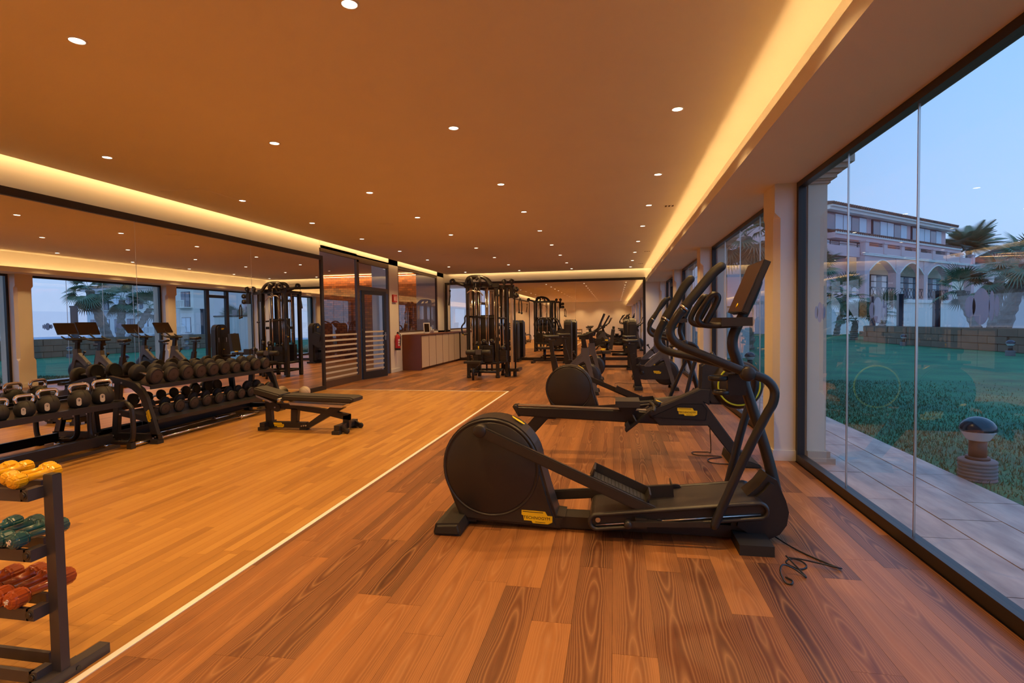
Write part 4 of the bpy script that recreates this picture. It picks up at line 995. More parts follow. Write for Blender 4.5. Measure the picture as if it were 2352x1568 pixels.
vinyl('yellow', YV, 1.0, 0.775, [-2.232, -2.296, -2.415, -2.48], [0.0, 0.03, 0.035, 0.02])
vinyl('teal', TV, 1.10, 0.545, [-2.232, -2.302, -2.372, -2.45], [0.005, 0.01, 0.02, 0.0])
vinyl('orange', OV, 1.28, 0.318, [-2.240, -2.320, -2.40, -2.49], [0.01, 0.015, 0.03, 0.0])

# ================================================================ cable tower and weight machines
def cable_tower():
    t = thing('cable_tower', 'tall black multi-station cable tower with chrome guide rods', 'cable machine', (0, 12.9, 0))
    def post(x, y, z1=2.26, w=0.036, d=0.05, nm='upright'):
        return part(nm, t, SATIN, box(x - w, x + w, y - d, y + d, 0.02, z1, 0.012))
    for x, y in ((-3.555, 0.0), (-3.345, 0.25), (-2.83, 0.02), (-2.655, 0.30), (-3.555, 0.62), (-2.83, 0.66)): post(x, y)
    part('top_beam', t, SATIN, box(-3.62, -2.76, -0.045, 0.045, 2.22, 2.315, 0.012))
    part('top_beam', t, SATIN, box(-3.60, -2.60, 0.60, 0.68, 2.20, 2.29, 0.012))
    part('top_beam', t, SATIN, box(-2.87, -2.40, 0.02, 0.12, 2.20, 2.27, 0.012))
    for x in (-3.555, -2.83): part('side_beam', t, SATIN, box(x - 0.035, x + 0.035, 0.03, 0.64, 2.22, 2.29, 0.01))
    part('lower_ring', t, SATIN, tube([(-3.5, 0, 0.36), (-2.85, -0.02, 0.37), (-2.62, 0.25, 0.41)], 0.032, 12), tube([(-3.52, 0.0, 0.16), (-2.85, -0.02, 0.15)], 0.032, 12))
    part('lower_ring', t, SATIN, tube([(-3.55, 0.03, 0.16), (-3.55, 0.62, 0.16), (-2.83, 0.66, 0.16), (-2.83, 0.02, 0.16)], 0.03, 12), tube([(-3.55, 0.03, 0.37), (-3.55, 0.62, 0.37), (-2.83, 0.66, 0.37)], 0.03, 12))
    for x, y in ((-3.35, 0.0), (-3.1, 0.0), (-2.97, 0.0)): part('short_strut', t, SATIN, cyl((x, y, 0.16), (x, y, 0.36), 0.022, 10))
    for x, y in ((-3.555, 0), (-2.83, 0.02), (-2.655, 0.3), (-3.555, 0.62), (-2.83, 0.66)): part('rubber_foot', t, RUBBER, cyl((x, y, 0), (x, y, 0.06), 0.055, 16, bev=0.008))
    # arch handle over the top
    for y in (-0.13, 0.13):
        part('pull_up_arch', t, SATIN, tube([(-3.56, y, 2.30), (-3.52, y, 2.42), (-3.43, y, 2.475), (-3.20, y, 2.475), (-3.07, y, 2.42), (-2.99, y, 2.33), (-2.93, y, 2.25)], 0.042, 12, 4))
    for x in (-3.43, -3.22): part('arch_bracket', t, BLACK, tube([(x - 0.08, -0.16, 2.40), (x, -0.17, 2.46), (x + 0.03, -0.17, 2.36), (x + 0.02, -0.1, 2.27)], 0.035, 10, 3))
    def pulley(x, y, z, r, ax=(0, 1, 0)):
        p = part('pulley', t, BLACK, lathe([(0, -0.018), (r, -0.018), (r, -0.008), (r * 0.9, 0), (r, 0.008), (r, 0.018), (0, 0.018)], (x, y, z), ax, 28))
        part('pulley_bolt', p, STEEL, cyl((x - ax[0] * .024, y - ax[1] * 0.024, z), (x + ax[0] * .024, y + ax[1] * 0.024, z), 0.009, 10))
    for x, z, r in ((-3.93, 2.385, 0.072), (-2.63, 2.345, 0.062), (-2.44, 2.345, 0.062), (-2.335, 2.155, 0.064), (-2.335, 2.01, 0.064)): pulley(x, -0.02, z, r)
    for x, z, r in ((-3.13, 0.90, 0.062), (-2.94, 0.91, 0.055), (-2.66, 0.74, 0.06)): pulley(x, -0.12, z, r)
    part('side_arm', t, SATIN, tube([(-3.93, -0.02, 2.36), (-3.85, 0, 2.35), (-3.56, 0, 2.27)], [0.02, 0.036, 0.045], 12))
    part('pulley_bracket', t, SATIN, box(-2.65, -2.61, -0.05, 0.03, 2.24, 2.34), box(-2.46, -2.42, -0.05, 0.03, 2.24, 2.34), box(-2.50, -2.40, -0.03, 0.03, 1.95, 2.22), box(-2.40, -2.33, -0.03, 0.03, 2.10, 2.13), box(-2.40, -2.33, -0.03, 0.03, 1.98, 2.0))
    part('cable', t, RUBBER, tube([(-3.93, -0.02, 2.458), (-3.5, -0.02, 2.40)], 0.004, 6), tube([(-4.0, -0.02, 2.385), (-4.0, -0.02, 2.18)], 0.004, 6), tube([(-2.63, -0.02, 2.41), (-2.44, -0.02, 2.41)], 0.004, 6), tube([(-2.275, -0.02, 2.0), (-2.24, -0.02, 1.92)], 0.004, 6))
    # guide rods and weight stacks
    for x, y in ((-3.47, 0.08), (-3.41, 0.12), (-3.30, 0.20), (-3.11, 0.05), (-3.07, 0.10), (-2.89, 0.06), (-2.77, 0.10), (-2.71, 0.16), (-3.4, 0.5), (-3.2, 0.55), (-3.0, 0.55)):
        part('guide_rod', t, CHROME, cyl((x, y, 0.42), (x, y, 2.22), 0.0125, 12))
    for x0, x1, y, zt in ((-3.43, -3.17, 0.05, 0.80), (-3.15, -2.94, 0.02, 0.80), (-2.80, -2.62, 0.12, 0.66), (-3.48, -3.2, 0.5, 0.85), (-3.1, -2.9, 0.5, 0.85)):
        st = part('weight_stack', t, SATIN, box(x0, x1, y - 0.07, y + 0.07, 0.40, 0.43, 0.004))
        k = 0; z = 0.435
        while z < zt - 0.02:
            part('weight_plate', st, BLACK, box(x0, x1, y - 0.07, y + 0.07, z, z + 0.031, 0.003)); z += 0.034
        part('selector_stem', st, STEEL, cyl(((x0 + x1) / 2, y, z), ((x0 + x1) / 2, y, 2.1), 0.008, 8))
        for hx in (x0 + 0.06, x1 - 0.06): part('stack_cap', st, BLACK, cyl((hx, y, z), (hx, y, z + 0.06), 0.022, 12))
    part('shroud_panel', t, BLACK, box(-3.50, -2.90, 0.24, 0.27, 0.9, 1.55, 0.01))
    part('number_strip', t, STEEL, box(-2.838, -2.822, -0.035, -0.031, 1.0, 2.0))
    # lat bar
    part('lat_bar', t, STEEL, tube([(-3.50, -0.22, 2.09), (-3.44, -0.22, 2.135), (-3.36, -0.22, 2.14), (-3.30, -0.22, 2.10), (-3.24, -0.22, 2.12), (-3.18, -0.22, 2.09), (-3.12, -0.22, 2.02)], 0.014, 10, 4, roundend=3))
    part('karabiner', t, STEEL, ring((-3.30, -0.21, 2.17), (0, 1, 0), 0.03, 0.006, 18, 6), cyl((-3.30, -0.20, 2.20), (-3.30, -0.18, 2.32), 0.004, 6))
    # seat, thigh rollers
    part('seat_pad', t, VINYL, box(-3.50, -3.10, -0.66, -0.36, 0.405, 0.455, 0.02, 3))
    part('seat_support', t, SATIN, prism([(-3.42, 0.41), (-3.12, 0.41), (-3.20, 0.33), (-3.35, 0.28)], -0.58, -0.46, 'y', 0.006))
    part('seat_leg', t, SATIN, cyl((-3.31, -0.54, 0.0), (-3.31, -0.54, 0.36), 0.030, 14))
    part('seat_beam', t, SATIN, box(-3.34, -3.28, -0.54, 0.0, 0.13, 0.19, 0.008), box(-3.30, -3.22, -0.45, 0.0, 0.33, 0.39, 0.008))
    part('roller_post', t, SATIN, box(-3.24, -3.16, -0.30, -0.22, 0.36, 0.72, 0.01))
    part('roller_hub', t, GREYF, box(-3.28, -3.14, -0.40, -0.28, 0.60, 0.72, 0.015))
    for x0, x1 in ((-3.52, -3.29), (-3.13, -2.92)): part('thigh_roller', t, VINYL, cyl((x0, -0.35, 0.65), (x1, -0.35, 0.65), 0.066, 24, bev=0.015))
    part('adjust_pin', t, YELLOW, cyl((-3.21, -0.36, 0.72), (-3.21, -0.36, 0.80), 0.014, 10))
    part('side_handle', t, SATIN, tube([(-3.56, -0.02, 1.57), (-3.62, -0.05, 1.50), (-3.62, -0.07, 1.38), (-3.69, -0.09, 1.28), (-3.69, -0.09, 1.17), (-3.65, -0.09, 1.08), (-3.56, -0.05, 1.10)], 0.020, 10, 4))
    part('handle_tip', t, YELLOW, cyl((-3.655, -0.09, 1.085), (-3.655, -0.09, 1.055), 0.02, 10))
    part('cross_bar', t, SATIN, tube([(-3.60, 0.02, 1.52), (-2.62, 0.10, 1.46)], 0.022, 10), tube([(-3.55, 0.3, 1.30), (-2.65, 0.3, 1.30)], 0.035, 10))
    # crossover column
    part('crossover_column', t, STEEL, box(-2.565, -2.505, 0.36, 0.42, 0.17, 2.02, 0.008))
    for x in (-2.62, -2.455): part('column_rail', t, SATIN, cyl((x, 0.40, 0.15), (x, 0.40, 2.24), 0.022, 12))
    part('column_foot', t, SATIN, box(-2.72, -2.34, 0.33, 0.45, 0.13, 0.20, 0.01), box(-2.40, -2.32, 0.10, 0.60, 0.15, 0.22, 0.008))
    for x in (-2.62, -2.47): part('rubber_foot', t, RUBBER, cyl((x, 0.39, 0), (x, 0.39, 0.14), 0.045, 14, bev=0.006))
    part('carriage_pulley', t, BLACK, cyl((-2.665, 0.30, 0.25), (-2.665, 0.34, 0.25), 0.085, 24, bev=0.006))
cable_tower()
o = part('rope_attachment', None, RUBBER, tube([(-2.24, 12.86, 1.94), (-2.27, 12.86, 1.82), (-2.265, 12.86, 1.62)], 0.014, 8, 3), tube([(-2.24, 12.86, 1.94), (-2.20, 12.86, 1.80), (-2.205, 12.86, 1.60)], 0.014, 8, 3), ellipsoid((-2.265, 12.86, 1.60), 0.028, 0.028, 0.03, 12, 8), ellipsoid((-2.205, 12.86, 1.58), 0.028, 0.028, 0.03, 12, 8))
tagv(o, 'black triceps rope hanging from the cable tower pulleys', 'rope')
o = part('strap_handle', None, RUBBER, tube([(-4.0, 12.88, 2.17), (-4.0, 12.88, 2.05)], 0.012, 8), tube([(-4.0, 12.88, 2.05), (-4.03, 12.88, 1.86), (-4.035, 12.88, 1.80)], 0.018, 8, 3), ellipsoid((-4.0, 12.88, 2.16), 0.025, 0.025, 0.03, 12, 8))
tagv(o, 'black strap handle hanging from the cable tower\'s side arm', 'strap')

def weight_machine(label, loc, rz, kind):
    t = thing('weight_machine', label, 'weight machine', loc, rz, 'selectorized weight machines')
    H = 1.42
    prof = [(-0.27, 0.05), (-0.27, H - 0.17), (-0.25, H - 0.09), (-0.20, H - 0.03), (-0.12, H), (0.12, H), (0.20, H - 0.03), (0.25, H - 0.09), (0.27, H - 0.17), (0.27, 0.05)]
    part('stack_tower', t, BLACK, prism(prof, -0.12, 0.12, 'x', 0.045, 4))
    part('front_panel', t, SATIN, prism([(-0.09, 0.1), (-0.09, H - 0.02), (0.09, H - 0.02), (0.09, 0.1)], -0.128, -0.115, 'x', 0.006))
    part('plate_slot', t, INK, box(-0.1305, -0.1285, -0.03, 0.03, 0.18, 1.02))
    badge(t, 0.13, (-0.130, 0, H - 0.14), (pi / 2, 0, -pi / 2), False)
    for y in (-0.17, 0.17): part('guide_slot', t, STEEL, box(-0.1225, -0.120, y - 0.02, y + 0.02, 0.85, 1.0, 0.002))
    part('tower_base', t, SATIN, box(-0.16, 0.16, -0.30, 0.30, 0.0, 0.06, 0.01))
    part('floor_beam', t, SATIN, box(-1.15, -0.1, -0.04, 0.04, 0.05, 0.12, 0.01))
    part('end_foot', t, SATIN, box(-1.2, -1.12, -0.30, 0.30, 0.0, 0.07, 0.01))
    part('seat_post', t, SATIN, cyl((-0.78, 0, 0.1), (-0.78, 0, 0.46), 0.045, 16))
    part('seat_pad', t, VINYL, box(-0.98, -0.58, -0.20, 0.20, 0.45, 0.52, 0.025, 3))
    if kind in ('leg', 'chest'):
        part('back_pad', t, VINYL, box(-0.60, -0.50, -0.19, 0.19, 0.56, 1.12, 0.03, 3, rot=Matrix.Rotation(rad(8), 4, 'Y')))
        part('pad_strip', t, STEEL, box(-0.56, -0.52, -0.06, 0.06, 1.125, 1.14, 0.003))
    else:
        part('chest_pad', t, VINYL, box(-0.42, -0.33, -0.14, 0.14, 0.72, 1.10, 0.03, 3))
    part('link_beam', t, SATIN, cyl((-0.55, 0, 0.42), (-0.1, 0, 0.42), 0.04, 12))
    if kind == 'chest':
        for s in (-1, 1):
            part('press_arm', t, SATIN, tube([(-0.35, s * 0.30, 0.72), (-0.50, s * 0.40, 1.15), (-0.62, s * 0.42, 1.42), (-0.80, s * 0.40, 1.48), (-0.95, s * 0.36, 1.40), (-0.98, s * 0.34, 1.22)], 0.024, 10, 4))
            part('wing_plate', t, BLACK, prism([(-0.62, 0.62), (-0.30, 0.55), (-0.05, 0.70), (-0.02, 1.0), (-0.20, 1.12), (-0.50, 0.98)], s * 0.30 - 0.03, s * 0.30 + 0.03, 'y', 0.01))
            part('grip', t, RUBBER, cyl((-0.98, s * 0.34, 1.24), (-0.98, s * 0.34, 1.10), 0.02, 10))
            part('side_roller', t, VINYL, cyl((-0.66, s * 0.22, 0.80), (-0.66, s * 0.40, 0.80), 0.055, 16, bev=0.01))
    elif kind == 'leg':
        for s in (-1, 1):
            part('seat_grip', t, YELLOW, cyl((-0.86, s * 0.25, 0.56), (-0.74, s * 0.25, 0.56), 0.018, 10))
            part('grip_arm', t, SATIN, tube([(-0.80, s * 0.20, 0.44), (-0.82, s * 0.25, 0.50), (-0.86, s * 0.25, 0.56)], 0.013, 8))
            part('knee_pad', t, VINYL, box(-1.22, -1.02, s * 0.16 - 0.05, s * 0.16 + 0.05, 0.45, 0.63, 0.03, 3))
            part('leg_arm', t, SATIN, tube([(-0.85, s * 0.15, 0.36), (-1.10, s * 0.2, 0.34), (-1.20, s * 0.2, 0.22), (-1.32, s * 0.2, 0.16)], 0.028, 10, 3))
            part('foot_rest', t, RUBBER, cyl((-1.28, s * 0.12, 0.17), (-1.28, s * 0.32, 0.15), 0.026, 12))
    else:
        for s in (-1, 1):
            part('pull_arm', t, SATIN, tube([(-0.15, s * 0.28, 1.1), (-0.45, s * 0.32, 1.30), (-0.75, s * 0.30, 1.28), (-0.86, s * 0.26, 1.05)], 0.022, 10, 4))
            part('grip', t, RUBBER, cyl((-0.86, s * 0.26, 1.07), (-0.86, s * 0.26, 0.92), 0.02, 10))
    part('pin', t, YELLOW, cyl((-0.14, 0, 0.62), (-0.17, 0, 0.62), 0.014, 10))
    return t
weight_machine('rounded weight machine with yellow seat grips behind the saddles by the window', (0.47, 15.35, 0), 0, 'leg')
weight_machine('chest press machine with dark wing plates before the end mirror', (-1.50, 17.70, 0), 0, 'chest')
weight_machine('rounded weight machine behind the cable tower close to the end mirror', (-3.37, 18.30, 0), 0, 'row')

# ================================================================ cabinets, wall items
CABW = mat('walnut_veneer', srgb('#6A3A22')[:3], 0.45, var=0.15, scale=5)
CABP = mat('cream_woven_panel', (0.66, 0.54, 0.42), 0.75, var=0.06, scale=60, bump=0.3, bscale=150)
CX, CY0, CY1, CZ = -5.52, 14.86, 18.83, 1.04
cw = 0.652
for i in range(6):
    y0 = CY0 + 0.042 + i * cw
    t = thing('cabinet', 'cream fronted low cabinet, %s from the fire extinguisher' % ORD[i], 'cabinet', (0, 0, 0), 0, 'row of low cabinets')
    part('carcass', t, CABW, box(-6.09, CX - 0.02, y0, y0 + cw, 0.06, CZ - 0.03), box(-6.05, CX - 0.05, y0, y0 + cw, 0, 0.06))
    part('door', t, CABP, box(CX - 0.02, CX, y0 + 0.012, y0 + cw - 0.012, 0.07, CZ - 0.045, 0.002))
    part('edge_strip', t, CABW, box(CX - 0.02, CX + 0.003, y0 - 0.010, y0 + 0.010, 0.06, CZ - 0.03))
o = part('countertop', None, CABW, box(-6.09, CX + 0.01, CY0 - 0.005, CY1, CZ - 0.03, CZ, 0.003)); tagv(o, 'brown wooden top running over the low cabinets', 'countertop')
o = part('end_panel', None, CABW, box(-6.09, CX, CY0 - 0.005, CY0 + 0.028, 0, CZ - 0.03, 0.002)); tagv(o, 'brown wooden end panel closing the row of cabinets', 'panel')
def frame_stand(label, y, rz):
    t = thing('tablet_frame', label, 'tablet', (-5.78, y, CZ), rz)
    part('border', t, WHITE, box(-0.10, 0.10, -0.012, 0.012, 0.02, 0.34, 0.006, rot=Matrix.Rotation(rad(-12), 4, 'X')))
    part('display', t, SCREEN, box(-0.075, 0.075, -0.0155, -0.011, 0.05, 0.31, rot=Matrix.Rotation(rad(-12), 4, 'X'), piv=(0, 0, 0.18)))
    part('stand', t, WHITE, box(-0.06, 0.06, -0.05, 0.09, 0.0, 0.02, 0.004))
frame_stand('white framed tablet standing on the cabinets', 16.1, rad(35))
for k, (y, c) in enumerate(((16.55, 'clear water bottle'), (16.75, 'clear water glass'))):
    o = part('water_bottle' if k == 0 else 'drinking_glass', None, mat('clear_plastic_%d' % k, (0.75, 0.75, 0.72), 0.15, var=0.02), lathe([(0, 0), (0.035, 0), (0.035, 0.14 - 0.04 * k), (0.015 + 0.02 * k, 0.18 - 0.07 * k), (0.015 + 0.02 * k, 0.21 - 0.09 * k), (0, 0.21 - 0.09 * k)], (-5.80, y, CZ), (0, 0, 1), 16))
    tagv(o, c + ' on the cabinet top beside the tablet', 'bottle' if k == 0 else 'glass')
RED = mat('fire_red', (0.55, 0.012, 0.012), 0.3, coat=0.4)
t = thing('fire_extinguisher', 'red fire extinguisher hanging on the wall beside the cabinets', 'extinguisher', (-6.02, 14.36, 0.62))
part('cylinder', t, RED, lathe([(0, 0), (0.07, 0), (0.075, 0.02), (0.075, 0.36), (0.06, 0.41), (0.025, 0.44), (0.02, 0.47), (0, 0.47)], (0, 0, 0), (0, 0, 1), 28))
part('base_band', t, INK, lathe([(0.0765, 0.0), (0.0765, 0.055)], (0, 0, 0), (0, 0, 1), 28))
part('instruction_label', t, WHITE, *[sheet([[(0.0768 * cos(rad(a)), 0.0768 * sin(rad(a)), z0), (0.0768 * cos(rad(a + 10)), 0.0768 * sin(rad(a + 10)), z0), (0.0768 * cos(rad(a + 10)), 0.0768 * sin(rad(a + 10)), z1), (0.0768 * cos(rad(a)), 0.0768 * sin(rad(a)), z1)]]) for a in range(-60, 0, 10) for z0, z1 in ((0.12, 0.17), (0.19, 0.24), (0.26, 0.31))])
part('valve', t, INK, box(-0.02, 0.02, -0.02, 0.02, 0.46, 0.50, 0.005), box(-0.01, 0.09, -0.012, 0.012, 0.50, 0.515, 0.004))
part('hose', t, RUBBER, tube([(0.02, 0.0, 0.48), (0.10, -0.02, 0.42), (0.095, -0.03, 0.25), (0.085, -0.03, 0.12)], 0.011, 8, 4))
part('wall_bracket', t, STEEL, box(-0.085, -0.06, -0.03, 0.03, 0.3, 0.42))
t = thing('fire_sign', 'small red fire sign box on the wall above the extinguisher', 'sign', (-6.10, 14.33, 2.07))
part('box', t, RED, box(0.0, 0.05, -0.13, 0.13, -0.10, 0.11, 0.004))
part('pictogram', t, WHITE, prism([(-0.07, -0.06), (-0.03, -0.06), (-0.03, 0.04), (-0.05, 0.07), (-0.07, 0.04)], 0.050, 0.0515, 'x'), *[box(0.050, 0.0515, 0.01, 0.09, -0.06 + k * 0.035, -0.045 + k * 0.035) for k in range(4)])
# loose power leads
CABLE = mat('black_cable', (0.012, 0.012, 0.016), 0.35)
def lead(label, pts, r=0.0045):
    o = part('power_lead', None, CABLE, tube(pts, r, 8, 5)); tagv(o, label, 'cable')
lead('black power lead looping on the floor behind the nearest elliptical\'s front foot', [(0.97, 3.55, 0.02), (1.05, 3.40, 0.006), (1.17, 3.22, 0.006), (1.20, 3.17, 0.012), (1.10, 3.20, 0.02), (0.98, 3.22, 0.03), (0.93, 3.20, 0.012), (0.98, 3.14, 0.006), (1.03, 3.18, 0.006), (1.02, 3.24, 0.01), (0.96, 3.28, 0.01)])
lead('short black lead curled in front of the nearest elliptical\'s front foot', [(0.93, 3.20, 0.05), (0.97, 3.10, 0.02), (0.985, 3.045, 0.006), (0.94, 3.08, 0.03), (0.88, 3.07, 0.055), (0.85, 3.02, 0.04), (0.86, 2.97, 0.006), (0.885, 2.955, 0.006), (0.90, 2.99, 0.008), (0.88, 3.03, 0.006)])
lead('black power lead under the rowing machine', [(0.92, 5.6, 0.30), (0.95, 5.72, 0.04), (0.93, 5.80, 0.006), (0.78, 5.78, 0.006), (0.80, 5.66, 0.006), (0.98, 5.64, 0.006), (1.03, 5.60, 0.006), (0.90, 5.52, 0.006), (0.88, 5.40, 0.006), (0.98, 5.34, 0.006), (1.30, 5.36, 0.006)])
lead('black power lead running past the second elliptical to the window', [(-0.30, 9.75, 0.006), (-0.1, 9.8, 0.006), (0.2, 9.7, 0.006), (0.6, 9.75, 0.006), (1.0, 9.62, 0.006), (1.45, 9.7, 0.006)])
lead('black power lead on the floor between the exercise bikes', [(0.0, 11.9, 0.006), (0.1, 12.0, 0.006), (0.3, 11.85, 0.006), (0.7, 11.95, 0.006), (1.2, 11.8, 0.006)])

# ================================================================ outdoors
def stonepath():
    m, n, l, b = newmat('stamped_paving')
    geo = n.new('ShaderNodeNewGeometry')
    vm = n.new('ShaderNodeVectorMath'); vm.operation = 'MULTIPLY'; vm.inputs[1].default_value = (8, 2.2, 1)
    nz = n.new('ShaderNodeTexNoise'); nz.inputs['Scale'].default_value = 1.0; nz.inputs['Detail'].default_value = 5
    rp = n.new('ShaderNodeValToRGB')
    rp.color_ramp.elements[0].position = 0.3; rp.color_ramp.elements[0].color = srgb('#9A8680')
    rp.color_ramp.elements[1].position = 0.7; rp.color_ramp.elements[1].color = srgb('#CDB8AE')
    l.new(geo.outputs['Position'], vm.inputs[0]); l.new(vm.outputs[0], nz.inputs['Vector']); l.new(nz.outputs['Fac'], rp.inputs[0]); l.new(rp.outputs[0], b.inputs['Base Color'])
    bp = n.new('ShaderNodeBump'); bp.inputs['Strength'].default_value = 0.3; bp.inputs['Distance'].default_value = 0.01
    l.new(nz.outputs['Fac'], bp.inputs['Height']); l.new(bp.outputs[0], b.inputs['Normal'])
    b.inputs['Roughness'].default_value = 0.5
    return m
PAVE = stonepath()
def grassmat():
    m, n, l, b = newmat('lawn_grass')
    geo = n.new('ShaderNodeNewGeometry')
    nz = n.new('ShaderNodeTexNoise'); nz.inputs['Scale'].default_value = 0.9; nz.inputs['Detail'].default_value = 6
    n2 = n.new('ShaderNodeTexNoise'); n2.inputs['Scale'].default_value = 26; n2.inputs['Detail'].default_value = 5
    rp = n.new('ShaderNodeValToRGB')
    rp.color_ramp.elements[0].position = 0.3; rp.color_ramp.elements[0].color = (0.012, 0.085, 0.042, 1)
    rp.color_ramp.elements[1].position = 0.75; rp.color_ramp.elements[1].color = (0.04, 0.18, 0.075, 1)
    mx = n.new('ShaderNodeMixRGB'); mx.blend_type = 'MULTIPLY'; mx.inputs[0].default_value = 0.7
    l.new(geo.outputs['Position'], nz.inputs['Vector']); l.new(geo.outputs['Position'], n2.inputs['Vector'])
    l.new(nz.outputs['Fac'], rp.inputs[0]); l.new(rp.outputs[0], mx.inputs[1]); l.new(n2.outputs['Color'], mx.inputs[2])
    hs = n.new('ShaderNodeHueSaturation'); hs.inputs['Value'].default_value = 1.9; hs.inputs['Saturation'].default_value = 1.05
    l.new(mx.outputs[0], hs.inputs['Color']); l.new(hs.outputs[0], b.inputs['Base Color'])
    bp = n.new('ShaderNodeBump'); bp.inputs['Strength'].default_value = 0.8; bp.inputs['Distance'].default_value = 0.03
    l.new(n2.outputs['Fac'], bp.inputs['Height']); l.new(bp.outputs[0], b.inputs['Normal'])
    b.inputs['Roughness'].default_value = 0.8
    return m
GRASS = grassmat()
lawn = struct('floor_lawn', GRASS, box(2.89, 16.5, -14, 46, -0.3, -0.025), box(2.89, 60, 46, 60, -0.3, -0.027), label='green lawn outside the windows')
struct('floor_sea', mat('distant_sea', (0.22, 0.30, 0.46), 0.35, var=0.1, scale=0.02), box(16.5, 400, -200, 400, -5.2, -5.0), label='pale blue sea far behind the garden wall')
bl = []
rg = random.Random(11)
vs, fs = [], []
for k in range(26000):                                # blades along the near lawn edge
    y = rg.uniform(2.2, 13.0); x = 2.88 + abs(rg.gauss(0, 1.6)) + rg.uniform(0, 0.04)
    if x > 8: continue
    h = rg.uniform(0.02, 0.05); a = rg.uniform(0, pi); w = 0.0035 + 0.0012 * (y / 6)
    dx, dy = cos(a) * w, sin(a) * w; lx, ly = rg.uniform(-0.02, 0.02), rg.uniform(-0.02, 0.02)
    i = len(vs); vs += [(x - dx, y - dy, -0.028), (x + dx, y + dy, -0.028), (x + lx, y + ly, -0.025 + h)]; fs.append((i, i + 1, i + 2))
me = bpy.data.meshes.new('grass_blades'); me.from_pydata(vs, [], fs)
me.materials.append(mat('grass_blade', (0.075, 0.115, 0.045), 0.6, var=0.5, scale=3))
o = bpy.data.objects.new('grass_blades', me); COL.objects.link(o); tagv(o, 'short grass growing along the paved path', 'grass', kind='stuff')
# paved path of slabs
path = struct('floor_path', mat('paving_bed', (0.09, 0.075, 0.07), 0.9), box(1.80, 2.89, -10, 30, -0.12, -0.04), label='paved path along the windows')
slab_meshes = {}
for i, (x0, x1) in enumerate(((1.80, 2.16), (2.16, 2.53), (2.53, 2.89))):
    me = mesh('paving_slab', [box(0.004, x1 - x0 - 0.004, 0.004, 0.746, -0.04, -0.004, 0.003, 1)]); me.materials.append(PAVE)
    for j in range(-2, 34):
        o = bpy.data.objects.new('paving_slab', me); COL.objects.link(o); o.parent = path
        o.location = (x0, j * 0.75 + (0.35 if i % 2 else 0.0), rg.uniform(-0.002, 0.002))
RENDER_ = mat('cream_stucco', (0.66, 0.60, 0.50), 0.85, var=0.05, scale=3, bump=0.3, bscale=60)
CAPST = mat('sandstone_capital', (0.42, 0.35, 0.28), 0.85, var=0.08, scale=10, bump=0.3, bscale=80)
for k, (y0, y1) in enumerate([g for g in gaps if -5 < g[0] < 19]):
    nm = {5: 'nearest the viewer', 10: 'second from the viewer', 14: 'third from the viewer', 18: 'farthest from the viewer'}.get(int(y0), 'beside the viewer' if y0 > 0 else 'behind the viewer')
    t = thing('outdoor_column', 'cream stucco column outside the windows, %s' % nm, 'column', (0, 0, 0), 0, 'columns along the facade')
    a, b = y0 - 0.03, y1 + 0.03
    part('shaft', t, RENDER_, box(1.79, 1.955, a, b, 0.10, 2.62, 0.006))
    cp = [(0.0, 2.62), (0.02, 2.63), (0.02, 2.65), (0.05, 2.67), (0.05, 2.69), (0.14, 2.76), (0.16, 2.78), (0.17, 2.86), (0.0, 2.86)]
    part('capital', t, CAPST, *[box(1.79, 1.955 + d0, a - d0, b + d0, z0, z1, 0.004) for (d0, z0, z1) in ((0.02, 2.62, 2.645), (0.035, 2.645, 2.66), (0.06, 2.66, 2.70), (0.09, 2.70, 2.73), (0.13, 2.73, 2.77), (0.165, 2.77, 2.86))])
    part('plinth', t, CAPST, box(1.79, 2.02, a - 0.06, b + 0.06, -0.02, 0.05, 0.006), box(1.79, 1.985, a - 0.03, b + 0.03, 0.05, 0.11, 0.006))
# bollard lamps
BOLB = mat('blue_black_enamel', (0.012, 0.016, 0.03), 0.2, coat=0.3)
BOLC = mat('ribbed_clear_lens', (0.55, 0.58, 0.62), 0.15, var=0.05)
BOLT = mat('weathered_brown_post', (0.10, 0.065, 0.05), 0.6, var=0.15)
CONC = mat('ribbed_concrete', (0.20, 0.18, 0.18), 0.85, var=0.12, scale=14)
def bollard(label, x, y):
    t = thing('bollard_lamp', label, 'lamp', (x, y, -0.03), 0, 'mushroom garden lamps')
    prof = [(0, 0)]
    for i in range(6): prof += [(0.125, i * 0.03), (0.135, i * 0.03 + 0.010), (0.135, i * 0.03 + 0.020), (0.125, i * 0.03 + 0.03)]
    part('base', t, CONC, lathe(prof + [(0, 0.185)], (0, 0, 0), (0, 0, 1), 32))
    part('collar', t, BOLT, lathe([(0, 0.183), (0.085, 0.183), (0.085, 0.205), (0, 0.205)], (0, 0, 0), (0, 0, 1), 24))
    part('post', t, BOLT, cyl((0, 0, 0.2), (0, 0, 0.36), 0.062, 24))
    pr = [(0.075, 0.345)]
    for i in range(6): pr += [(0.080 + i * 0.0075, 0.35 + i * 0.013), (0.086 + i * 0.0075, 0.357 + i * 0.013)]
    part('lens', t, BOLC, lathe([(0, 0.345)] + pr + [(0, 0.435)], (0, 0, 0), (0, 0, 1), 28))
    part('cap', t, BOLB, lathe([(0, 0.430), (0.130, 0.430), (0.132, 0.44), (0.122, 0.475), (0.098, 0.508), (0.062, 0.532), (0.028, 0.543), (0, 0.546)], (0, 0, 0), (0, 0, 1), 32))
bollard('mushroom garden lamp close to the window beside the path', 3.03, 5.22)
bollard('mushroom garden lamp on the lawn beyond the second window', 3.39, 14.67)
bollard('mushroom garden lamp before the stone wall, right of the tall pane joint', 13.3, 28.3)
bollard('mushroom garden lamp below the palm cluster', 13.1, 21.0)
bollard('mushroom garden lamp far back by the low palms', 14.5, 37.0)
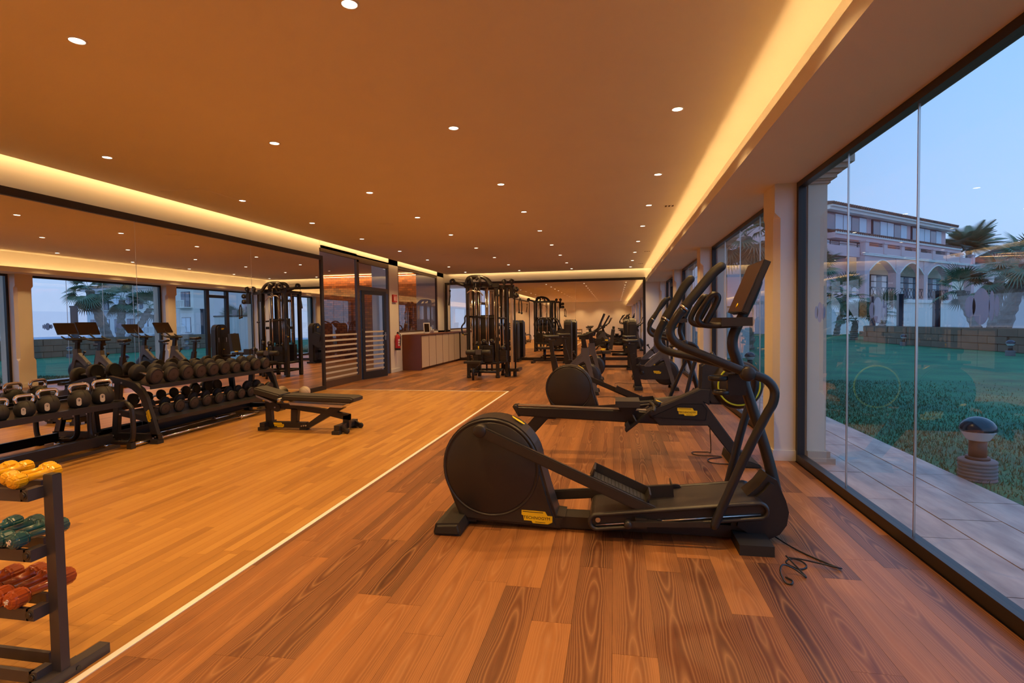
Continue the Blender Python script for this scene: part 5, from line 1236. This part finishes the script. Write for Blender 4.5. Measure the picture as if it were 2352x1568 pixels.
bollard('mushroom garden lamp seen in the long mirror', 12.6, 17.2)

# garden wall of stone blocks
STONE = mat('brown_stone', (0.20, 0.13, 0.085), 0.85, var=0.35, scale=1.3, bump=0.5, bscale=20)
gw = thing('garden_wall', 'low brown stone wall across the far side of the lawn', 'wall', (0, 0, 0))
PL_ = [(15.6, 0.0), (15.0, 14.0), (14.5, 22.6), (13.9, 28.0), (13.9, 33.5)]
def along(pts, step):
    out = []
    for (a, b) in zip(pts, pts[1:]):
        L = sqrt((b[0] - a[0]) ** 2 + (b[1] - a[1]) ** 2); n = max(1, round(L / step)); ang = atan2(b[1] - a[1], b[0] - a[0])
        for i in range(n): out.append((a[0] + (b[0] - a[0]) * i / n, a[1] + (b[1] - a[1]) * i / n, L / n, ang))
    return out
core = part('core', gw, STONE, *[box(0, L, -0.12, 0.12, -0.3, 0.86, rot=Matrix.Rotation(a, 4, 'Z'), piv=(0, 0, 0)) if False else xf(box(0, L, -0.13, 0.13, -0.3, 0.86), Matrix.Translation((x, y, 0)) @ Matrix.Rotation(a, 4, 'Z')) for x, y, L, a in along(PL_, 6)])
bm_ = mesh('stone_block', [box(0.012, 0.988, 0.0, 0.05, 0.01, 0.275, 0.012, 1)]); bm_.materials.append(STONE)
for x, y, L, a in along(PL_, 0.85):
    for c in range(3):
        o = bpy.data.objects.new('stone_block', bm_); COL.objects.link(o); o.parent = gw
        sh = 0.0 if c != 1 else L * 0.5
        o.location = (x + cos(a) * sh - sin(a) * 0.13, y + sin(a) * sh + cos(a) * 0.13, c * 0.285 - 0.02)
        o.rotation_euler = (0, 0, a); o.scale = (L, rg.uniform(0.6, 1.6), 1)
# glass fence with dark posts behind the wall
FGL = glass('fence_glass', (0.85, 0.89, 0.95), 0.05)
gf = thing('glass_fence', 'tall glass screen with dark posts behind the stone wall', 'fence', (0, 0, 0))
fp = [(16.2, 0.5), (15.8, 8.0), (15.45, 15.5), (15.0, 22.9), (14.5, 28.0), (14.4, 31.0), (14.4, 34.0)]
for k, (x, y) in enumerate(fp):
    part('post', gf, BOLB, box(x - 0.11, x + 0.11, y - 0.11, y + 0.11, -0.3, 2.42, 0.01), box(x - 0.13, x + 0.13, y - 0.13, y + 0.13, 2.42, 2.5, 0.01))
for a, b in zip(fp, fp[1:]): part('glass_panel', gf, FGL, sheet([[(a[0], a[1], 0.1), (b[0], b[1], 0.1), (b[0], b[1], 2.2), (a[0], a[1], 2.2)]]))
# white service wall beyond the exit door
t = thing('service_wall', 'white boarded screen wall outside the exit door', 'wall', (0, 0, 0))
for k in range(9): part('board', t, mat('white_board', (0.62, 0.61, 0.60), 0.7) if k == 0 else MATS['white_board'], box(2.45 + k * 0.245, 2.45 + k * 0.245 + 0.238, 20.2, 20.26, -0.03, 1.75, 0.004))
part('top_rail', t, FRAME, box(2.43, 4.68, 20.18, 20.28, 1.75, 1.81, 0.004))
part('glass_panel', t, FGL, sheet([[(2.45, 20.23, 1.81), (4.66, 20.23, 1.81), (4.66, 20.23, 2.9), (2.45, 20.23, 2.9)]]))

# ---------------------------------------------------------------- palms
TRUNK = mat('palm_trunk', (0.24, 0.19, 0.15), 0.9, var=0.4, scale=9, bump=0.6, bscale=30)
LEAF = mat('palm_leaf', (0.13, 0.20, 0.12), 0.5, var=0.35, scale=2)
LEAF2 = mat('palm_leaf_dry', (0.20, 0.15, 0.085), 0.7, var=0.3, scale=2)
def fan_leaf(L, n, R):
    """fan palm leaf: stalk along +X then a fan of blades."""
    def f(bm):
        def tri(a, b, c):
            bm.faces.new([bm.verts.new(p) for p in (a, b, c)])
        q = [bm.verts.new(p) for p in ((0, -0.012, 0), (0, 0.012, 0), (L, 0.008, 0.03 * L), (L, -0.008, 0.03 * L))]
        bm.faces.new(q)
        for i in range(n):
            a = rad(-105 + 210 * i / (n - 1)); r = R * (0.72 + 0.28 * cos(a)); w = R * 0.040
            c, s_ = cos(a), sin(a); dr = -0.16 * R * (1 + 0.3 * rg.random())
            m0 = (L + c * r * 0.5, s_ * r * 0.5, 0.04 * L + 0.03)
            tip = (L + c * r, s_ * r, 0.04 * L + dr)
            l0 = (m0[0] - s_ * w, m0[1] + c * w, m0[2] - 0.02); l1 = (m0[0] + s_ * w, m0[1] - c * w, m0[2] - 0.02)
            o_ = (L, 0, 0.03 * L)
            tri(o_, l1, m0); tri(o_, m0, l0); tri(m0, l1, tip); tri(m0, tip, l0)
    return f
def feather(L, n):
    def f(bm):
        pts = [Vector((L * t, 0, 0.30 * L * t - 0.55 * L * t * t)) for t in [i / 8 for i in range(9)]]
        for a, b in zip(pts, pts[1:]):
            bm.faces.new([bm.verts.new(p) for p in (a + Vector((0, -0.02, 0)), b + Vector((0, -0.015, 0)), b + Vector((0, 0.015, 0)), a + Vector((0, 0.02, 0)))])
        for i in range(n):
            t = 0.12 + 0.88 * i / n
            p = Vector((L * t, 0, 0.30 * L * t - 0.55 * L * t * t)); ll = L * 0.24 * sin(pi * min(1, t * 0.85 + 0.12)) + 0.05
            for s in (-1, 1):
                e = p + Vector((ll * 0.6, s * ll, -0.25 * ll)); w = Vector((0.03 * L * 0.5, 0, 0))
                bm.faces.new([bm.verts.new(q) for q in (p - w, p + w, e)])
    return f
_lf = {}
def leafmesh(kind, L, R, m):
    k = (kind, L, R, m.name)
    if k not in _lf:
        me = mesh('frond', [fan_leaf(L, 22, R) if kind == 'fan' else feather(L, 34)]); me.materials.append(m); _lf[k] = me
    return _lf[k]
def palm(label, base, top, nl, L, R, kind='fan', r0=0.16, dry=0, low=-40):
    t = thing('palm_tree', label, 'palm', base, 0, 'garden palms')
    b, tp = Vector((0, 0, 0)), Vector(top) - Vector(base)
    pts = [b + Vector((0, 0, -0.05)), b.lerp(tp, 0.3) + Vector((tp.x * -0.06, tp.y * -0.06, 0)), b.lerp(tp, 0.7), tp]
    H = max(tp.z, 0.3)
    def trunk(bm):
        P = smoothpath(pts, 8)
        n = 14; rings = []
        for i, p in enumerate(P):
            r = r0 * (1.15 - 0.35 * i / len(P)) * (1.12 if i % 2 else 0.92)
            rings.append([bm.verts.new(p + Vector((cos(2 * pi * k / n), sin(2 * pi * k / n), 0)) * r * rg.uniform(0.88, 1.14)) for k in range(n)])
        for A, B in zip(rings, rings[1:]):
            for k in range(n): bm.faces.new((A[k], A[(k + 1) % n], B[(k + 1) % n], B[k]))
        bm.faces.new(rings[-1])
    part('trunk', t, TRUNK, trunk)
    m0 = leafmesh(kind, L, R, LEAF); m1 = leafmesh(kind, L, R, LEAF2)
    for i in range(nl):
        o = bpy.data.objects.new('frond', m1 if i < dry else m0); COL.objects.link(o); o.parent = t
        el = rad(rg.uniform(low - 30, low) if i < dry else rg.uniform(low, 75))
        o.location = tp; o.rotation_euler = Vector((rg.uniform(-0.4, 0.4), -el, i * 2.399 + rg.uniform(-0.2, 0.2))); s = rg.uniform(0.85, 1.1); o.scale = (s, s, s)
    return t
palm('tall fan palm with thick shaggy trunk, rightmost of the cluster on the lawn', (15.3, 25.2, 0), (15.7, 24.4, 3.4), 24, 0.7, 0.75, r0=0.24, dry=4)
palm('fan palm leaning left, lowest of the cluster on the lawn', (15.2, 26.0, 0), (15.4, 27.9, 2.5), 18, 0.65, 0.75, r0=0.2)
palm('slim fan palm in the middle of the cluster on the lawn', (15.4, 25.8, 0), (16.4, 27.0, 3.0), 20, 0.7, 0.75, r0=0.2, dry=3)
palm('tall fan palm before the pink building beside the near column', (15.5, 46.5, 0), (15.2, 45.5, 5.1), 30, 1.0, 1.1, r0=0.2)
palm('fan palm below the tall one beside the near column', (16.2, 44.0, 0), (16.6, 43.4, 2.9), 26, 0.9, 1.0, r0=0.18)
palm('low bushy fan palm before the pink building, behind the small lamp', (15.6, 36.0, 0), (15.9, 36.0, 1.5), 30, 0.8, 0.85, r0=0.2, low=-10)
palm('low bushy fan palm at the left end of the stone wall', (13.9, 35.2, 0), (14.0, 35.2, 1.15), 26, 0.7, 0.75, r0=0.18, low=-10)
palm('large date palm rising behind the pink building', (44.5, 79.0, 0), (44.5, 79.0, 9.6), 60, 4.2, 1.0, 'feather', 0.4, low=-15)
palm('fan palm with dry hanging fronds seen through the second window', (5.8, 25.6, 0), (5.6, 25.0, 4.9), 40, 1.0, 1.1, r0=0.26, dry=14, low=-25)

# ---------------------------------------------------------------- pink hotel and its neighbours
PINK = mat('pink_stucco', (0.78, 0.52, 0.50), 0.85, var=0.05, scale=0.6)
PINKW = mat('pale_stucco_trim', (0.86, 0.80, 0.72), 0.8, var=0.04, scale=1)
CREAM = mat('cream_stucco_far', (0.82, 0.74, 0.56), 0.85, var=0.05, scale=0.6)
TILE = mat('clay_roof_tile', (0.17, 0.10, 0.075), 0.85, var=0.3, scale=2)
RAILM = mat('dark_blue_rail', (0.03, 0.04, 0.06), 0.5)
WGL = mat('far_window_glass', (0.10, 0.14, 0.20), 0.08, spec=0.8)
CURT = mat('pale_curtain', (0.75, 0.80, 0.84), 0.8)
WARMIN = emit('glowing_terrace_ceiling', (1.0, 0.55, 0.25), 0.25)  # warm terrace light put into the ceiling as emission, no lamp there
def hotel():
    t = thing('hotel_building', 'pink hotel with arched terraces and tiled eaves beyond the garden', 'building', (20.4, 49.7, 0), atan2(0.677, 0.736))
    W, nb = 22.0, 4
    bw = W / nb
    part('ground_wall', t, PINKW, box(-5, W, 0.0, 0.5, -0.5, 2.55))
    part('side_wall', t, PINK, box(-5.0, 0.3, 1.5, 12, -0.5, 10.4), box(0, W, 9, 12, -0.5, 10.4))
    part('terrace_slab', t, PINKW, box(-5.0, W, -0.15, 9, 2.55, 2.85))
    for i in range(nb):
        u = i * bw
        part('pier', t, PINK, box(u - 0.05, u + 0.75, -0.05, 0.6, 2.85, 6.5))
        a0, a1 = u + 0.75, u + bw
        arc = [(a0 + (a1 - a0) * k / 16, 5.15 + 1.0 * sin(pi * k / 16)) for k in range(17)]
        part('arch', t, PINK, prism([(a0, 6.5)] + arc + [(a1, 6.5)], 0.0, 0.55, 'y'))
        part('arch_band', t, PINKW, *[prism([arc[k], arc[k + 1], (arc[k + 1][0], arc[k + 1][1] + 0.09), (arc[k][0], arc[k][1] + 0.09)], -0.06, 0.0, 'y') for k in range(16)])
        w = part('terrace_window', t, RAILM, box(a0 + 0.2, a1 - 0.3, 2.5, 2.6, 2.85, 5.3))
        for k in range(4):
            x0 = a0 + 0.3 + k * (a1 - a0 - 0.7) / 4
            part('pane', w, WGL if k % 2 else CURT, box(x0, x0 + (a1 - a0 - 0.7) / 4 - 0.08, 2.46, 2.5, 2.95, 4.6), box(x0, x0 + (a1 - a0 - 0.7) / 4 - 0.08, 2.46, 2.5, 4.68, 5.2))
        part('terrace_wall', t, CREAM, box(u, u + bw, 2.6, 2.8, 2.85, 6.5))
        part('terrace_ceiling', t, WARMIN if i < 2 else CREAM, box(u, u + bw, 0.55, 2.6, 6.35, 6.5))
        rl = part('railing', t, RAILM, box(a0, a1, 0.02, 0.08, 3.80, 3.87), box(a0, a1, 0.02, 0.08, 2.95, 3.0))
        nx = 8
        for k in range(nx):
            x0 = a0 + (a1 - a0) * k / nx; x1 = a0 + (a1 - a0) * (k + 1) / nx
            part('lattice', rl, RAILM, tube([(x0, 0.05, 2.98), (x1, 0.05, 3.82)], 0.022, 4), tube([(x0, 0.05, 3.82), (x1, 0.05, 2.98)], 0.022, 4))
    part('pier', t, PINK, box(W - 0.05, W + 0.75, -0.05, 0.6, 2.85, 6.5))
    part('cornice', t, PINKW, box(-0.2, W + 0.8, -0.16, 0.0, 6.45, 6.55), box(-0.2, W + 0.8, -0.10, 0.0, 6.6, 6.66))
    part('parapet', t, PINK, box(-0.1, W + 0.75, -0.04, 0.25, 6.5, 7.25))
    for k in range(8):
        u = -0.05 + k * (W + 0.2) / 7
        part('parapet_pillar', t, PINK, box(u, u + 0.6, -0.10, 0.35, 6.7, 7.62), box(u - 0.06, u + 0.66, -0.16, 0.41, 7.55, 7.66))
        if k < 7: part('balcony_rail', t, RAILM, box(u + 0.6, u + (W + 0.2) / 7, 0.05, 0.10, 7.52, 7.57), box(u + 0.6, u + (W + 0.2) / 7, 0.05, 0.10, 7.36, 7.40))
    part('second_floor', t, PINK, box(-4.0, W - 1, 3.4, 9, 6.5, 8.0))
    for k in range(3):
        u = 4.5 + k * 5.4
        part('party_wall', t, PINKW, prism([(0.6, 6.9), (3.4, 6.5), (3.4, 7.8), (2.0, 7.8)], u, u + 0.18, 'x'))
        w = part('balcony_window', t, RAILM, box(u + 0.6, u + 4.6, 3.32, 3.4, 6.7, 8.2))
        for j in range(3): part('pane', w, CURT if j == 0 else WGL, box(u + 0.7 + j * 1.3, u + 1.9 + j * 1.3, 3.28, 3.32, 6.8, 8.1))
    w = part('balcony_window', t, RAILM, box(-4.2, 3.2, 1.42, 1.5, 6.4, 7.78))
    for j in range(5): part('pane', w, (CURT, WGL, CURT)[j % 3], box(-4.1 + j * 1.45, -2.8 + j * 1.45, 1.36, 1.42, 6.5, 7.7))
    part('corner_balcony', t, PINK, box(-5.0, 0.0, 0.3, 0.5, 6.3, 7.1))
    part('balcony_rail', t, RAILM, box(-5.0, 0.0, 0.35, 0.4, 7.5, 7.56), box(-5.0, 0.0, 0.35, 0.4, 7.25, 7.29))
    part('middle_eave', t, PINK, box(-3.2, W - 0.5, 0.7, 4, 7.80, 8.25))
    part('eave_band', t, PINKW, box(-3.2, W - 0.5, 0.58, 0.7, 8.12, 8.32))
    part('eave_tiles', t, TILE, *[cyl((-3.1 + k * 0.36, 0.50, 8.36), (-3.1 + k * 0.36, 1.3, 8.42), 0.10, 6) for k in range(68)])
    part('top_floor', t, PINK, box(-4.0, W - 2.5, 1.35, 9, 8.2, 10.0))
    for k in range(3):
        u = -3.6 + k * 7.6
        w = part('top_window', t, RAILM, box(u, u + 6.6, 1.25, 1.35, 8.5, 9.95))
        for j in range(5): part('pane', w, (WGL, CURT, CURT, WGL, CURT)[j], box(u + 0.08 + j * 1.3, u + 1.26 + j * 1.3, 1.20, 1.25, 8.56, 9.88))
    part('top_eave', t, PINKW, box(-4.2, W - 2.3, 0.6, 9.5, 9.98, 10.2), box(-4.2, W - 2.3, 0.4, 9.5, 10.2, 10.36))
    part('roof_tiles', t, TILE, prism([(0.35, 10.34), (0.4, 10.48), (6, 11.3), (10, 10.4)], -4.3, W - 2.2, 'x'), *[cyl((-4.2 + k * 0.36, 0.28, 10.44), (-4.2 + k * 0.36, 1.5, 10.64), 0.11, 6) for k in range(67)])
    part('tower_eave', t, PINKW, box(12, W + 1.5, 4.0, 11, 10.9, 11.3))
    part('tower_wall', t, CREAM, box(13, W + 0.6, 4.4, 10, 8.0, 10.9))
    part('tower_roof', t, TILE, prism([(3.7, 11.28), (7.5, 12.3), (11.3, 11.28)], 11.7, W + 1.8, 'x'))
hotel()
def far_block(label, loc, rz, W, H, floors, m):
    t = thing('hotel_block', label, 'building', loc, rz)
    part('walls', t, m, box(0, W, 0, 10, -1, H))
    part('eave', t, PINKW, box(-0.5, W + 0.5, -0.6, 10.5, H, H + 0.3))
    part('roof', t, TILE, prism([(-0.8, H + 0.3), (5, H + 2.0), (10.8, H + 0.3)], -0.7, W + 0.7, 'x'))
    fh = H / floors
    for f in range(floors):
        for k in range(int(W // 3.2)):
            u = 0.7 + k * 3.2; z = f * fh + 0.5
            w = part('window', t, RAILM, box(u, u + 1.9, -0.06, 0, z, z + fh * 0.6))
            part('pane', w, WGL if (k + f) % 3 else CURT, box(u + 0.08, u + 0.9, -0.09, -0.06, z + 0.08, z + fh * 0.6 - 0.08), box(u + 1.0, u + 1.82, -0.09, -0.06, z + 0.08, z + fh * 0.6 - 0.08))
            if k % 2 == 0: part('balcony', t, PINKW, box(u - 0.4, u + 2.3, -1.2, 0, z - 0.15, z), *[box(u - 0.35 + j * 0.3, u - 0.25 + j * 0.3, -1.18, -1.1, z, z + 0.8) for j in range(9)], box(u - 0.4, u + 2.3, -1.2, -1.08, z + 0.8, z + 0.9))
    for k in range(3): part('chimney', t, CREAM, cyl((W * 0.3 + k * 2.0, 4, H + 1.2), (W * 0.3 + k * 2.0, 4, H + 2.9), 0.4, 12))
far_block('cream hotel block with chimneys beyond the palm cluster', (53, 86, 0), rad(30), 30, 7.6, 2, CREAM)
far_block('cream hotel block with balconies seen in the long mirror', (44, 64, 0), rad(15), 26, 7.0, 2, PINKW)
for k in range(4):
    t = thing('beach_parasol', 'closed pale parasol on the terrace behind the glass screen, %s from the palms' % ORD[k], 'parasol', (22 + k * 2.5, 21 + k * 1.2, -1.0), 0, 'closed parasols behind the glass screen')
    part('pole', t, PINKW, cyl((0, 0, 0), (0, 0, 3.0), 0.04, 8))
    part('canopy', t, PINKW, lathe([(0.05, 2.95), (0.12, 2.8), (0.30, 1.7), (0.10, 1.65)], (0, 0, 0), (0, 0, 1), 12))
t = thing('canvas_tent', 'long low pale canopy beyond the garden wall in the mirror', 'canopy', (26, 12, -1.5))
part('roof', t, PINKW, prism([(0, 2.1), (2, 2.6), (5, 2.9), (8, 2.6), (10, 2.1)], 0, 9, 'y'))
for x, y in ((0.2, 0.2), (9.8, 0.2), (0.2, 8.8), (9.8, 8.8)): part('leg', t, PINKW, cyl((x, y, 0), (x, y, 2.1), 0.06, 8))
